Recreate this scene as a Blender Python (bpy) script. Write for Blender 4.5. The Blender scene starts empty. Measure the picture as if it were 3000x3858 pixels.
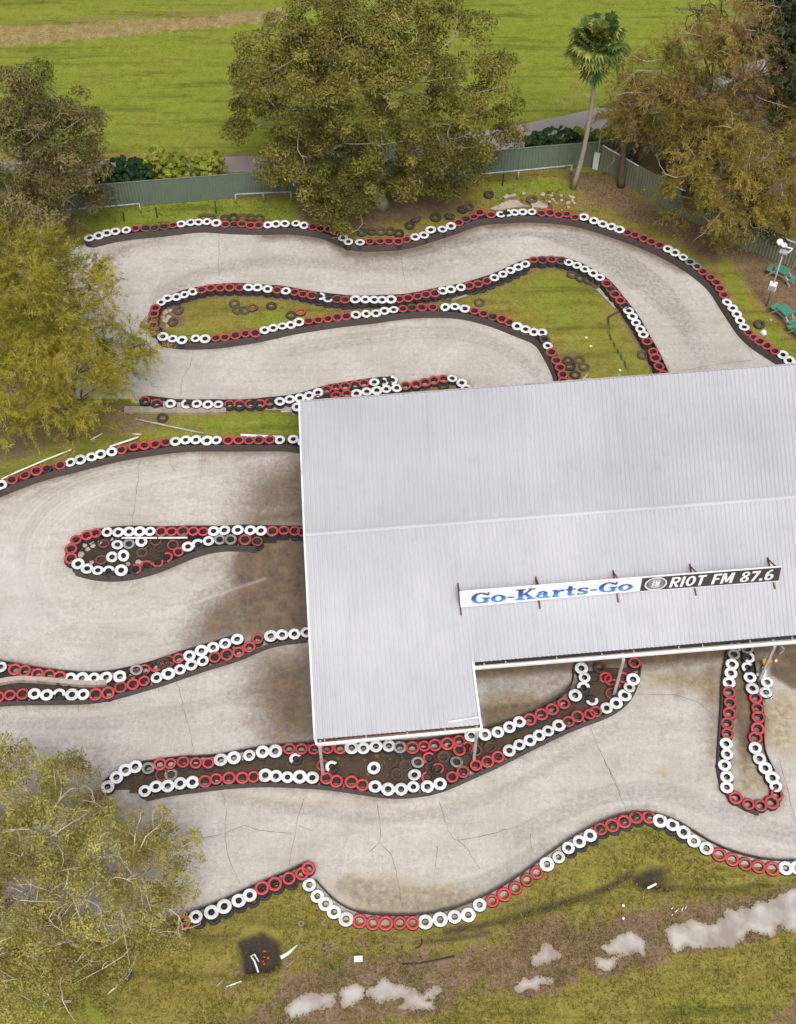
import bpy, bmesh, math, random
import numpy as np
from mathutils import Vector, Matrix

# ------------------------------------------------------------------ camera, sky, sun, exposure
S = bpy.context.scene
col = S.collection
F, TH, H = 5140.0, math.radians(55.0), 54.0          # focal length in photo pixels (3000 wide), pitch below horizon, height
cam = bpy.data.cameras.new('camera'); camo = bpy.data.objects.new('camera', cam); col.objects.link(camo)
cam.sensor_fit = 'HORIZONTAL'; cam.sensor_width = 36.0; cam.lens = F / 3000 * 36
cam.clip_start = 0.5; cam.clip_end = 3000
camo.location = (0, 0, H); camo.rotation_euler = (math.pi / 2 - TH, 0, 0)
S.camera = camo
SUN_EL, SUN_AZ = 60, 12            # azimuth measured from behind the camera towards the right
w = bpy.data.worlds.new('World'); S.world = w; w.use_nodes = True
wn = w.node_tree.nodes; wl = w.node_tree.links
sky = wn.new('ShaderNodeTexSky'); sky.sky_type = 'NISHITA'; sky.sun_disc = False
sky.sun_elevation = math.radians(SUN_EL); sky.sun_rotation = math.radians(180 - SUN_AZ)
sky.dust_density = 4; sky.air_density = 1.0
hs = wn.new('ShaderNodeHueSaturation'); hs.inputs['Saturation'].default_value = 0.32
wl.new(sky.outputs[0], hs.inputs['Color']); wl.new(hs.outputs[0], wn['Background'].inputs[0])
wn['Background'].inputs[1].default_value = 0.118
sl = bpy.data.lights.new('sun', 'SUN'); sl.energy = 1.8; sl.angle = math.radians(24); sl.color = (1, 0.965, 0.91)
so = bpy.data.objects.new('sun', sl); col.objects.link(so)
a = math.radians(SUN_AZ); e = math.radians(SUN_EL)
sd = Vector((math.sin(a) * math.cos(e), -math.cos(a) * math.cos(e), math.sin(e)))
so.rotation_euler = sd.to_track_quat('Z', 'Y').to_euler(); so.location = sd * 200
S.view_settings.view_transform = 'Standard'; S.view_settings.look = 'None'
S.view_settings.exposure = 0.35; S.view_settings.gamma = 1

# ------------------------------------------------------------------ helpers
RNG = np.random.default_rng(7); random.seed(7)
ct, st = math.cos(TH), math.sin(TH)
def at(x, y, z=0.0):
    """photo pixel (3000 x 3858) on the horizontal plane at height z -> world point"""
    u = (x - 1500) / F; v = -(y - 1929) / F
    d = (u, ct + v * st, -st + v * ct); t = (z - H) / d[2]
    return np.array([d[0] * t, d[1] * t, z])
K = 3000 / 1698.0
def fp(x, y, z=0.0): return at(x * K, y * K, z)      # the same for the 1698-wide view of the photo
CR = dict(A=(0, 0), B=(1000, 0), C=(2000, 0), D=(0, 1000), E=(1000, 1000), F=(2000, 1000),
          G=(0, 2000), H=(1000, 2000), I=(2000, 2000), J=(0, 2858), K=(1000, 2858), L=(2000, 2858))
def cp(c, x, y, z=0.0):
    o = CR[c]; return at(o[0] + x / 1.698, o[1] + y / 1.698, z)

def tag(o, label=None, cat=None, group=None, kind=None):
    if label: o['label'] = label
    if cat: o['category'] = cat
    if group: o['group'] = group
    if kind: o['kind'] = kind
    return o
def empty(name, loc, rz=0.0, **k):
    o = bpy.data.objects.new(name, None); col.objects.link(o)
    o.location = tuple(map(float, loc)); o.rotation_euler = (0, 0, rz); o.empty_display_size = 0.3
    return tag(o, **k)
def mesh_np(name, V, Fc, mats, parent=None, fmat=None, smooth=False, attrs=None, loc=None, **k):
    """V (n,3) array; Fc list/array of faces (all tris or all quads, or mixed list)"""
    me = bpy.data.meshes.new(name)
    V = np.asarray(V, dtype=np.float32)
    if isinstance(Fc, np.ndarray):
        n, kk = Fc.shape
        me.vertices.add(len(V)); me.vertices.foreach_set('co', V.ravel())
        me.loops.add(n * kk); me.loops.foreach_set('vertex_index', Fc.astype(np.int32).ravel())
        me.polygons.add(n); me.polygons.foreach_set('loop_start', np.arange(0, n * kk, kk, dtype=np.int32))
        try: me.polygons.foreach_set('loop_total', np.full(n, kk, dtype=np.int32))
        except Exception: pass
    else:
        me.from_pydata([tuple(map(float, v)) for v in V], [], [tuple(map(int, f)) for f in Fc])
    if not isinstance(mats, (list, tuple)): mats = [mats]
    for m in mats: me.materials.append(m)
    if fmat is not None: me.polygons.foreach_set('material_index', np.asarray(fmat, dtype=np.int32))
    if smooth: me.polygons.foreach_set('use_smooth', np.ones(len(me.polygons), dtype=bool))
    if attrs:
        for an, (typ, dom, data) in attrs.items():
            at_ = me.attributes.new(an, typ, dom)
            at_.data.foreach_set('color' if typ == 'FLOAT_COLOR' else 'value', np.asarray(data, dtype=np.float32).ravel())
    me.update(calc_edges=True); me.validate()
    o = bpy.data.objects.new(name, me); col.objects.link(o)
    if parent: o.parent = parent
    if loc is not None: o.location = tuple(map(float, loc))
    return tag(o, **k)

class MB:
    """collects boxes, tubes and prisms, built as ONE mesh"""
    def __init__(s): s.v = []; s.f = []; s.m = []
    def add(s, V, Fc, m=0):
        o = len(s.v); s.v += [tuple(map(float, p)) for p in V]; s.f += [tuple(i + o for i in f) for f in Fc]; s.m += [m] * len(Fc); return s
    def box(s, c, size, rz=0.0, m=0, tilt=(0, 0)):
        R = Matrix.Rotation(rz, 3, 'Z') @ Matrix.Rotation(tilt[0], 3, 'X') @ Matrix.Rotation(tilt[1], 3, 'Y')
        V = [Vector(c) + R @ Vector((x * size[0] / 2, y * size[1] / 2, z * size[2] / 2)) for x in (-1, 1) for y in (-1, 1) for z in (-1, 1)]
        return s.add(V, [(0, 1, 3, 2), (4, 6, 7, 5), (0, 4, 5, 1), (2, 3, 7, 6), (0, 2, 6, 4), (1, 5, 7, 3)], m)
    def bar(s, a, b, wd, h, m=0, up=(0, 0, 1)):
        a = Vector(map(float, a)); b = Vector(map(float, b)); d = (b - a).normalized(); u = Vector(up)
        x = d.cross(u); x = x.normalized() if x.length > 1e-4 else Vector((1, 0, 0)); z = x.cross(d)
        V = [p + x * (i * wd / 2) + z * (j * h / 2) for p in (a, b) for i, j in ((-1, -1), (1, -1), (1, 1), (-1, 1))]
        return s.add(V, [(0, 1, 2, 3)[::-1], (4, 5, 6, 7), (0, 1, 5, 4), (1, 2, 6, 5), (2, 3, 7, 6), (3, 0, 4, 7)], m)
    def tube(s, pts, radii, n=6, m=0, caps=True):
        pts = [Vector(map(float, p)) for p in pts]
        if not hasattr(radii, '__len__'): radii = [radii] * len(pts)
        V = []; Fc = []; ref = None
        for i, p in enumerate(pts):
            d = (pts[min(i + 1, len(pts) - 1)] - pts[max(i - 1, 0)])
            d = d.normalized() if d.length > 1e-6 else Vector((0, 0, 1))
            if ref is None: ref = Vector((1, 0, 0)) if abs(d.x) < .8 else Vector((0, 1, 0))
            x = (ref - d * ref.dot(d)).normalized(); y = d.cross(x); ref = x
            V += [p + (x * math.cos(t) + y * math.sin(t)) * radii[i] for t in [2 * math.pi * j / n for j in range(n)]]
        for i in range(len(pts) - 1):
            for j in range(n):
                k2 = (j + 1) % n; Fc.append((i * n + j, i * n + k2, (i + 1) * n + k2, (i + 1) * n + j))
        if caps: Fc.append(tuple(range(n))[::-1]); Fc.append(tuple(range((len(pts) - 1) * n, len(pts) * n)))
        return s.add(V, Fc, m)
    def lathe(s, prof, n=16, c=(0, 0, 0), mats=None):
        V = []; Fc = []; ms = []; L = len(prof)
        for j in range(n):
            t = 2 * math.pi * j / n
            V += [(c[0] + r * math.cos(t), c[1] + r * math.sin(t), c[2] + z) for r, z in prof]
        o = len(s.v); s.v += V
        for j in range(n):
            k2 = (j + 1) % n
            for i in range(L - 1):
                s.f.append((o + j * L + i, o + k2 * L + i, o + k2 * L + i + 1, o + j * L + i + 1)); s.m.append(mats[i] if mats else 0)
        return s
    def rock(s, c, r, m=0, sq=.6):
        bm = bmesh.new(); bmesh.ops.create_icosphere(bm, subdivisions=1, radius=1)
        V = [(c[0] + v.co.x * r * random.uniform(.7, 1.2), c[1] + v.co.y * r * random.uniform(.7, 1.2), c[2] + v.co.z * r * sq * random.uniform(.7, 1.2)) for v in bm.verts]
        Fc = [tuple(v.index for v in f.verts) for f in bm.faces]; bm.free(); return s.add(V, Fc, m)
    def build(s, name, mats, parent=None, smooth=False, loc=None, attrs=None, bevel=0, **k):
        V = np.array(s.v, dtype=float)
        if loc is not None: V = V - np.array(loc)
        o = mesh_np(name, V, s.f, mats, parent, s.m, smooth, attrs, loc, **k)
        if bevel:
            b = o.modifiers.new('bevel', 'BEVEL'); b.width = bevel; b.segments = 2; b.limit_method = 'ANGLE'
        return o

# ------------------------------------------------------------------ material helpers
class NT:
    def __init__(s, name):
        s.mat = bpy.data.materials.new(name); s.mat.use_nodes = True
        s.t = s.mat.node_tree; s.n = s.t.nodes; s.b = s.n['Principled BSDF']; s.out = s.n['Material Output']
        s._pos = None
    def link(s, a, b): s.t.links.new(a, b)
    def val(s, sock, v):
        if hasattr(v, 'is_linked') or isinstance(v, bpy.types.NodeSocket): s.link(v, sock)
        elif isinstance(v, (tuple, list)) and len(v) == 3 and sock.type == 'RGBA': sock.default_value = (*v, 1)
        else: sock.default_value = v
    def pos(s):
        if s._pos is None: s._pos = s.n.new('ShaderNodeNewGeometry').outputs['Position']
        return s._pos
    def obj(s): return s.n.new('ShaderNodeTexCoord').outputs['Object']
    def scl(s, v, sc, rz=0):
        m = s.n.new('ShaderNodeMapping'); s.link(v, m.inputs[0]); m.inputs['Scale'].default_value = sc; m.inputs['Rotation'].default_value = (0, 0, rz); return m.outputs[0]
    def noise(s, sc, det=3, vec=None, rough=.55, dist=0):
        n = s.n.new('ShaderNodeTexNoise'); s.link(vec or s.pos(), n.inputs['Vector'])
        n.inputs['Scale'].default_value = sc; n.inputs['Detail'].default_value = det; n.inputs['Roughness'].default_value = rough; n.inputs['Distortion'].default_value = dist
        return n.outputs['Fac']
    def ramp(s, f, stops):
        r = s.n.new('ShaderNodeValToRGB'); s.link(f, r.inputs[0]); el = r.color_ramp.elements
        while len(el) < len(stops): el.new(.5)
        for e_, (p, c) in zip(el, stops):
            e_.position = p; e_.color = (c, c, c, 1) if not isinstance(c, (tuple, list)) else (*c, 1)
        return r.outputs[0]
    def mix(s, f, a, b, mode='MIX'):
        m = s.n.new('ShaderNodeMix'); m.data_type = 'RGBA'; m.blend_type = mode
        s.val(m.inputs[0], f); s.val(m.inputs[6], a); s.val(m.inputs[7], b); return m.outputs[2]
    def math(s, op, a, b=0.0, c=None, clamp=False):
        m = s.n.new('ShaderNodeMath'); m.operation = op; m.use_clamp = clamp
        s.val(m.inputs[0], a); s.val(m.inputs[1], b)
        if c is not None: s.val(m.inputs[2], c)
        return m.outputs[0]
    def attr(s, name, o='Fac'):
        n = s.n.new('ShaderNodeAttribute'); n.attribute_name = name; return n.outputs[o]
    def sep(s, c):
        n = s.n.new('ShaderNodeSeparateColor'); s.link(c, n.inputs[0]); return n.outputs
    def rnd(s): return s.n.new('ShaderNodeObjectInfo').outputs['Random']
    def edge(s, a, nz, k=.6, lo=.35, hi=.65):
        """attribute a (0..1) broken up by noise nz -> mask"""
        v = s.math('ADD', a, s.math('MULTIPLY', s.math('SUBTRACT', nz, .5), k))
        m = s.n.new('ShaderNodeMapRange'); m.interpolation_type = 'SMOOTHSTEP'; s.link(v, m.inputs[0])
        m.inputs[1].default_value = lo; m.inputs[2].default_value = hi; return m.outputs[0]
    def bump(s, h, st=.3, d=.02):
        b = s.n.new('ShaderNodeBump'); s.link(h, b.inputs['Height']); b.inputs['Strength'].default_value = st; b.inputs['Distance'].default_value = d
        s.link(b.outputs[0], s.b.inputs['Normal'])
    def done(s, color, rough=.8, spec=.3, metal=0):
        s.val(s.b.inputs['Base Color'], color); s.val(s.b.inputs['Roughness'], rough); s.b.inputs['Specular IOR Level'].default_value = spec
        s.b.inputs['Metallic'].default_value = metal; return s.mat
def simple(name, c, rough=.7, var=.25, sc=6, spec=.3, dirt=None, metal=0):
    t = NT(name); n = t.noise(sc, 4, t.obj()); d = tuple(x * (1 - var) for x in c); l = tuple(min(1, x * (1 + var * .5)) for x in c)
    cc = t.mix(n, d, l)
    if dirt: cc = t.mix(t.ramp(t.noise(sc * .4, 5, t.obj()), [(.45, 0.0), (.7, 1.0)]), cc, dirt)
    return t.done(cc, rough, spec, metal)

M = {}
# ground: red = soil, green = dry straw, blue = lush, alpha = dark mud and other dark ground
t = NT('grass_ground'); p = t.pos()
n1 = t.noise(.28, 4); n2 = t.noise(1.7, 5, rough=.65); n3 = t.noise(9, 4, rough=.7); n4 = t.noise(22, 2)
mow = t.noise(1.0, 4, t.scl(p, (.14, 1.5, 1), -.05), rough=.6)
fine = t.math('ADD', t.math('MULTIPLY', n2, .45), t.math('MULTIPLY', n3, .55))
g = t.ramp(fine, [(.28, (.085, .080, .014)), (.45, (.195, .165, .034)), (.57, (.265, .220, .055)), (.72, (.36, .29, .105))])
lush = t.ramp(fine, [(.28, (.085, .125, .012)), (.5, (.185, .222, .026)), (.7, (.27, .275, .055))])
paint = t.n.new('ShaderNodeAttribute'); paint.attribute_name = 'paint'
R_, G_, B_ = t.sep(paint.outputs['Color'])[:3]; A_ = paint.outputs['Alpha']
c = t.mix(t.edge(B_, t.math('MULTIPLY', t.math('ADD', n1, n2), .5), .9), g, lush)
c = t.mix(t.math('MULTIPLY', t.ramp(mow, [(.36, 1.0), (.48, 0.0)]), .42), c, (.05, .055, .012))
c = t.mix(t.math('MULTIPLY', t.ramp(mow, [(.55, 0.0), (.68, 1.0)]), .30), c, (.30, .27, .07))
straw = t.ramp(fine, [(.3, (.12, .085, .03)), (.5, (.27, .20, .085)), (.7, (.42, .33, .16))])
c = t.mix(t.edge(G_, t.math('MULTIPLY', t.math('ADD', mow, n2), .5), 1.2), c, straw)
soil = t.ramp(fine, [(.3, (.065, .042, .022)), (.5, (.18, .120, .072)), (.72, (.32, .23, .15))])
c = t.mix(t.edge(R_, n2, 1.1), c, soil)
c = t.mix(t.edge(A_, t.math('ADD', t.math('MULTIPLY', n2, .5), t.math('MULTIPLY', n3, .5)), 1.3, .3, .9), c, t.mix(n3, (.030, .024, .020), (.075, .058, .045)))
c = t.mix(t.math('MULTIPLY', t.ramp(n4, [(.64, 0.0), (.74, 1.0)]), .5), c, (.36, .31, .15))
c = t.mix(t.math('MULTIPLY', t.ramp(n4, [(.30, 1.0), (.40, 0.0)]), .5), c, (.035, .035, .012))
t.bump(fine, .8, .10); M['ground'] = t.done(c, .95, .1)

# concrete: red = brown stain and painted roof shade, green = rubber, blue = pale scuff, alpha = yellow algae
def concrete(name, base_l, base_d):
    t = NT(name); n1 = t.noise(.35, 5, rough=.6); n2 = t.noise(1.6, 6, rough=.65); n3 = t.noise(12, 4, rough=.7); n4 = t.noise(40, 2)
    paint = t.n.new('ShaderNodeAttribute'); paint.attribute_name = 'paint'
    R_, G_, B_ = t.sep(paint.outputs['Color'])[:3]; A_ = paint.outputs['Alpha']
    c = t.mix(t.ramp(n1, [(.35, 0.0), (.65, 1.0)]), base_d, base_l)
    c = t.mix(t.math('MULTIPLY', t.ramp(t.noise(.9, 6, t.scl(t.pos(), (.35, 2.2, 1), .25), .65), [(.48, 0.0), (.7, 1.0)]), .40), c, tuple(x * .70 for x in base_d))
    c = t.mix(t.math('MULTIPLY', t.ramp(t.noise(2.5, 5, t.scl(t.pos(), (2.4, .3, 1), -.3), .65), [(.52, 0.0), (.72, 1.0)]), .30), c, tuple(min(1, x * 1.18) for x in base_l))
    c = t.mix(t.math('MULTIPLY', t.ramp(n2, [(.5, 0.0), (.72, 1.0)]), .42), c, tuple(x * .76 for x in base_d))
    c = t.mix(t.math('MULTIPLY', t.ramp(n3, [(.48, 0.0), (.75, 1.0)]), .40), c, tuple(x * .62 for x in base_d))
    c = t.mix(t.math('MULTIPLY', t.ramp(n3, [(.25, 1.0), (.42, 0.0)]), .30), c, tuple(min(1, x * 1.2) for x in base_l))
    n5 = t.noise(4.5, 7, rough=.78); c = t.mix(t.math('MULTIPLY', t.ramp(n5, [(.47, 0.0), (.60, 1.0)]), t.math('MULTIPLY', t.ramp(n1, [(.4, .25), (.62, 1.0)]), .32)), c, tuple(x * .62 for x in base_d)); c = t.mix(t.math('MULTIPLY', t.ramp(n5, [(.38, 1.0), (.48, 0.0)]), t.math('MULTIPLY', t.ramp(n2, [(.4, .2), (.62, 1.0)]), .40)), c, tuple(min(1, x * 1.16) for x in base_l))
    al = t.math('MULTIPLY', t.edge(A_, t.math('MULTIPLY', t.math('ADD', n2, n1), .5), 1.0, .3, .75), .75)
    c = t.mix(al, c, t.mix(t.ramp(t.noise(3.2, 6, rough=.7), [(.36, 0.0), (.62, 1.0)]), (.19, .125, .045), (.44, .375, .235)))
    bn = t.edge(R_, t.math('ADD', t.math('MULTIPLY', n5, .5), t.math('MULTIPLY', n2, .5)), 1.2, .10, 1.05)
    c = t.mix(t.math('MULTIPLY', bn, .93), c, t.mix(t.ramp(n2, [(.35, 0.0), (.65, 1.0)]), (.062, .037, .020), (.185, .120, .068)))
    rb = t.math('MULTIPLY', G_, t.ramp(t.noise(5, 5, rough=.7), [(.35, 0.15), (.65, 1.0)]))
    c = t.mix(t.math('MULTIPLY', rb, .8), c, (.115, .10, .085))
    c = t.mix(t.math('MULTIPLY', t.math('MULTIPLY', B_, t.ramp(n3, [(.3, .2), (.6, 1.0)])), .6), c, (.62, .60, .58))
    t.bump(t.math('ADD', n3, n4), .15, .01)
    return t.done(c, t.mix(bn, (.8,) * 3, (.62,) * 3), .25)
M['concrete'] = concrete('track_concrete', (.545, .51, .472), (.43, .395, .355))
M['crack'] = simple('crack_line', (.19, .165, .14), .9, .4, 3)
t = NT('road_bitumen'); n = t.noise(6, 5); n0 = t.noise(.5, 3)
M['road'] = t.done(t.mix(n0, t.mix(n, (.205, .18, .168), (.265, .24, .225)), t.mix(n, (.25, .222, .205), (.32, .29, .27))), .9)
t = NT('muddy_water'); n = t.noise(.8, 4); n2 = t.noise(5, 4)
ed_ = t.attr('shore'); t.done(t.mix(t.ramp(ed_, [(.35, 0.0), (.8, 1.0)]), (.30, .24, .175), t.mix(t.ramp(n, [(.38, 0.0), (.62, 1.0)]), (.29, .245, .215), (.48, .45, .415))), .12, .5)
mk = t.edge(ed_, t.math('ADD', t.math('MULTIPLY', t.noise(2.5, 6, rough=.7), .6), t.math('MULTIPLY', t.noise(9, 3), .4)), 1.3, .32, .38)
tr_ = t.n.new('ShaderNodeBsdfTransparent'); ms_ = t.n.new('ShaderNodeMixShader'); t.link(mk, ms_.inputs[0]); t.link(tr_.outputs[0], ms_.inputs[1]); t.link(t.b.outputs[0], ms_.inputs[2]); t.link(ms_.outputs[0], t.out.inputs[0]); M['puddle'] = t.mat
M['pitwater'] = simple('pit_water', (.075, .062, .058), .25, .3, 2, .5)
# tyres
t = NT('tyre_rubber'); n = t.noise(14, 4, t.obj())
M['rubber'] = t.done(t.mix(n, (.018, .016, .016), (.055, .047, .045)), .75, .35)
t = NT('old_tyre_rubber'); n = t.noise(9, 4, t.obj())
M['oldrubber'] = t.done(t.mix(n, t.mix(t.rnd(), (.025, .021, .02), (.07, .05, .038)), t.mix(t.rnd(), (.07, .058, .05), (.15, .105, .075))), .85, .2)
def tyrepaint(name, c1, c2, dirty, amt):
    t = NT(name); ob = t.n.new('ShaderNodeObjectInfo'); r = ob.outputs['Random']
    v = t.n.new('ShaderNodeVectorMath'); v.operation = 'ADD'; t.link(t.obj(), v.inputs[0])
    cx = t.n.new('ShaderNodeCombineXYZ'); t.link(t.math('MULTIPLY', r, 91), cx.inputs[0]); t.link(cx.outputs[0], v.inputs[1])
    n = t.noise(11, 5, v.outputs[0], .65); n2 = t.noise(3.2, 4, v.outputs[0])
    c = t.mix(r, c1, c2)
    thr = t.math('ADD', n2, t.math('MULTIPLY', t.math('SUBTRACT', r, .5), .22))
    c = t.mix(t.math('MULTIPLY', t.ramp(thr, [(.50, 0.0), (.66, 1.0)]), amt), c, dirty)
    c = t.mix(t.ramp(n, [(.60, 0.0), (.70, 1.0)]), c, (.13, .11, .10))
    return t.done(c, .55, .4)
M['white'] = tyrepaint('white_tyre_paint', (.84, .84, .86), (.70, .70, .71), (.48, .45, .42), .6)
M['red'] = tyrepaint('red_tyre_paint', (.60, .054, .064), (.40, .050, .052), (.30, .06, .05), .6)
M['dimwhite'] = tyrepaint('dirty_white_tyre_paint', (.36, .34, .33), (.24, .23, .22), (.13, .12, .11), .8)
M['dimred'] = tyrepaint('faded_red_tyre_paint', (.27, .06, .055), (.20, .06, .05), (.11, .06, .05), .8)
t = NT('rubber_belting'); n = t.noise(1.5, 5); n2 = t.noise(9, 4)
M['belt'] = t.done(t.mix(n2, t.mix(n, (.040, .032, .030), (.072, .056, .050)), (.095, .075, .068)), .65, .3)
# metals, timber, misc
t = NT('roof_steel'); n1 = t.noise(.22, 4); n2 = t.noise(1.5, 5); n3 = t.noise(1.0, 4, t.scl(t.pos(), (3.0, .15, 1), .09))
c = t.mix(t.ramp(n1, [(.35, 0.0), (.65, 1.0)]), (.455, .457, .488), (.52, .52, .548))
c = t.mix(t.math('MULTIPLY', t.ramp(n3, [(.5, 0.0), (.75, 1.0)]), .22), c, (.33, .325, .335))
c = t.mix(t.math('MULTIPLY', t.ramp(n2, [(.58, 0.0), (.78, 1.0)]), .25), c, (.33, .32, .32))
M['roof'] = t.done(c, .42, .4)
M['whitemetal'] = simple('white_painted_steel', (.80, .80, .82), .45, .08, 3, .4, (.62, .60, .58))
M['rust'] = simple('rusty_steel', (.20, .075, .045), .85, .45, 9, .2, (.10, .055, .04))
M['greysteel'] = simple('grey_steel', (.42, .41, .40), .5, .2, 5, .4, (.30, .27, .24))
M['darksteel_and_shade'] = simple('dark_steel_and_eave_shade', (.045, .038, .035), .8, .4, 3)
t = NT('green_fence_steel'); n = t.noise(1.2, 4, t.obj()); n2 = t.noise(1, 3, t.scl(t.obj(), (.4, .4, 3)))
M['fence'] = t.done(t.mix(n, t.mix(n2, (.108, .148, .112), (.142, .182, .14)), (.17, .21, .165)), .5, .4)
M['fence2'] = simple('olive_fence_steel', (.24, .25, .18), .55, .2, 1.5, .3, (.18, .185, .125))
M['plasticwhite'] = simple('white_plastic', (.80, .80, .78), .4, .1, 5, .4)
M['greentable'] = simple('green_painted_timber', (.060, .235, .150), .5, .25, 4, .4, (.09, .25, .17))
M['timber'] = simple('weathered_timber', (.38, .32, .24), .85, .35, 7, .2, (.25, .2, .15))
M['stone'] = simple('pale_rubble', (.46, .40, .34), .9, .3, 6, .2, (.30, .22, .17))
M['signwhite'] = simple('sign_white_panel', (.82, .82, .85), .4, .05, 3, .4)
M['signblack'] = simple('sign_dark_panel', (.040, .034, .034), .45, .2, 3, .4)
M['letterwhite'] = simple('sign_white_letters', (.84, .84, .84), .5, .05, 3)
M['emblem'] = simple('sign_grey_emblem', (.50, .50, .50), .5, .2, 14)
t = NT('blue_graded_letters'); gv = t.attr('grade')
M['letterblue'] = t.done(t.ramp(gv, [(.25, (.035, .26, .66)), (.5, (.035, .09, .40)), (.8, (.085, .045, .19))]), .5)
M['letterhalo'] = simple('letter_pale_edge', (.34, .40, .52), .5, .1, 3)
M['orange'] = simple('orange_yellow_fabric', (.72, .36, .03), .7, .25, 9, .2, (.60, .14, .02))
M['redplastic'] = simple('red_plastic', (.45, .07, .05), .6, .3, 9)
M['bluegrey'] = simple('blue_grey_plastic', (.33, .35, .39), .5, .2, 5)
M['litter'] = simple('leaf_litter', (.20, .125, .06), .9, .5, 8, .2, (.10, .065, .035))
def leafmat(name, c_dark, c_mid, c_light, trans=.25, c_alt=None):
    t = NT(name); f = t.attr('tint')
    stops = [(.0, c_dark), (.5, c_mid), (1.0, c_light)]
    c = t.ramp(f, stops)
    if c_alt: c = t.mix(t.ramp(t.noise(.5, 3), [(.5, 0.0), (.62, 1.0)]), c, t.mix(f, tuple(x * .5 for x in c_alt), c_alt))
    t.done(c, .6, .25)
    tr = t.n.new('ShaderNodeBsdfTranslucent'); t.link(c, tr.inputs[0])
    ms = t.n.new('ShaderNodeMixShader'); ms.inputs[0].default_value = trans
    t.link(t.b.outputs[0], ms.inputs[1]); t.link(tr.outputs[0], ms.inputs[2]); t.link(ms.outputs[0], t.out.inputs[0])
    return t.mat
def barkmat(name, a, b, sc=5):
    t = NT(name); n = t.noise(sc, 5, t.scl(t.obj(), (1, 1, .3))); return t.done(t.mix(n, a, b), .9, .2)
M['bark_pale'] = barkmat('pale_bark', (.22, .17, .13), (.50, .44, .38))
M['bark_white'] = barkmat('white_bark', (.45, .41, .34), (.78, .74, .66))
M['bark_brown'] = barkmat('brown_bark', (.075, .05, .035), (.22, .16, .11))

# ------------------------------------------------------------------ painting helpers for ground sheets
def wp(pts, c=None): return np.array([(fp(x, y) if c is None else cp(c, x, y))[:2] for x, y in pts])
def seg_dist(P, line):
    d = np.full(len(P), 1e9)
    for a_, b_ in zip(line[:-1], line[1:]):
        v = b_ - a_; L = (v ** 2).sum() + 1e-9
        t_ = np.clip(((P - a_) @ v) / L, 0, 1); d = np.minimum(d, np.hypot(*(P - a_ - t_[:, None] * v).T))
    return d
def inside(P, poly):
    r = np.zeros(len(P), bool); x, y = P[:, 0], P[:, 1]; n = len(poly)
    for i in range(n):
        x1, y1 = poly[i]; x2, y2 = poly[(i + 1) % n]
        if y1 == y2: continue
        r ^= ((y1 > y) != (y2 > y)) & (x < (x2 - x1) * (y - y1) / (y2 - y1) + x1)
    return r
def pmask(P, poly, soft):
    d = seg_dist(P, np.vstack([poly, poly[:1]])); sd_ = np.where(inside(P, poly), d, -d)
    return np.clip(.5 + sd_ / (2 * soft), 0, 1)
def lmask(P, line, wdt, soft): return np.clip((wdt + soft - seg_dist(P, line)) / soft, 0, 1)
def put(A_, ch, mk, v): A_[:, ch] = np.maximum(A_[:, ch], mk * v)
def grid(x0, x1, y0, y1, r):
    xs = np.arange(x0, x1 + r * .5, r); ys = np.arange(y0, y1 + r * .5, r)
    X, Y = np.meshgrid(xs, ys); P = np.column_stack([X.ravel(), Y.ravel()]); nx = len(xs)
    i = np.arange(len(ys) - 1)[:, None] * nx + np.arange(nx - 1)[None, :]; i = i.ravel()
    return P, np.column_stack([i, i + 1, i + nx + 1, i + nx])
def clip_grid(poly, r):
    P, Q = grid(poly[:, 0].min(), poly[:, 0].max(), poly[:, 1].min(), poly[:, 1].max(), r)
    ctr = P[Q].mean(1); Q = Q[inside(ctr, poly)]
    u, inv = np.unique(Q, return_inverse=True); return P[u], inv.reshape(Q.shape).astype(np.int32)

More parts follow.
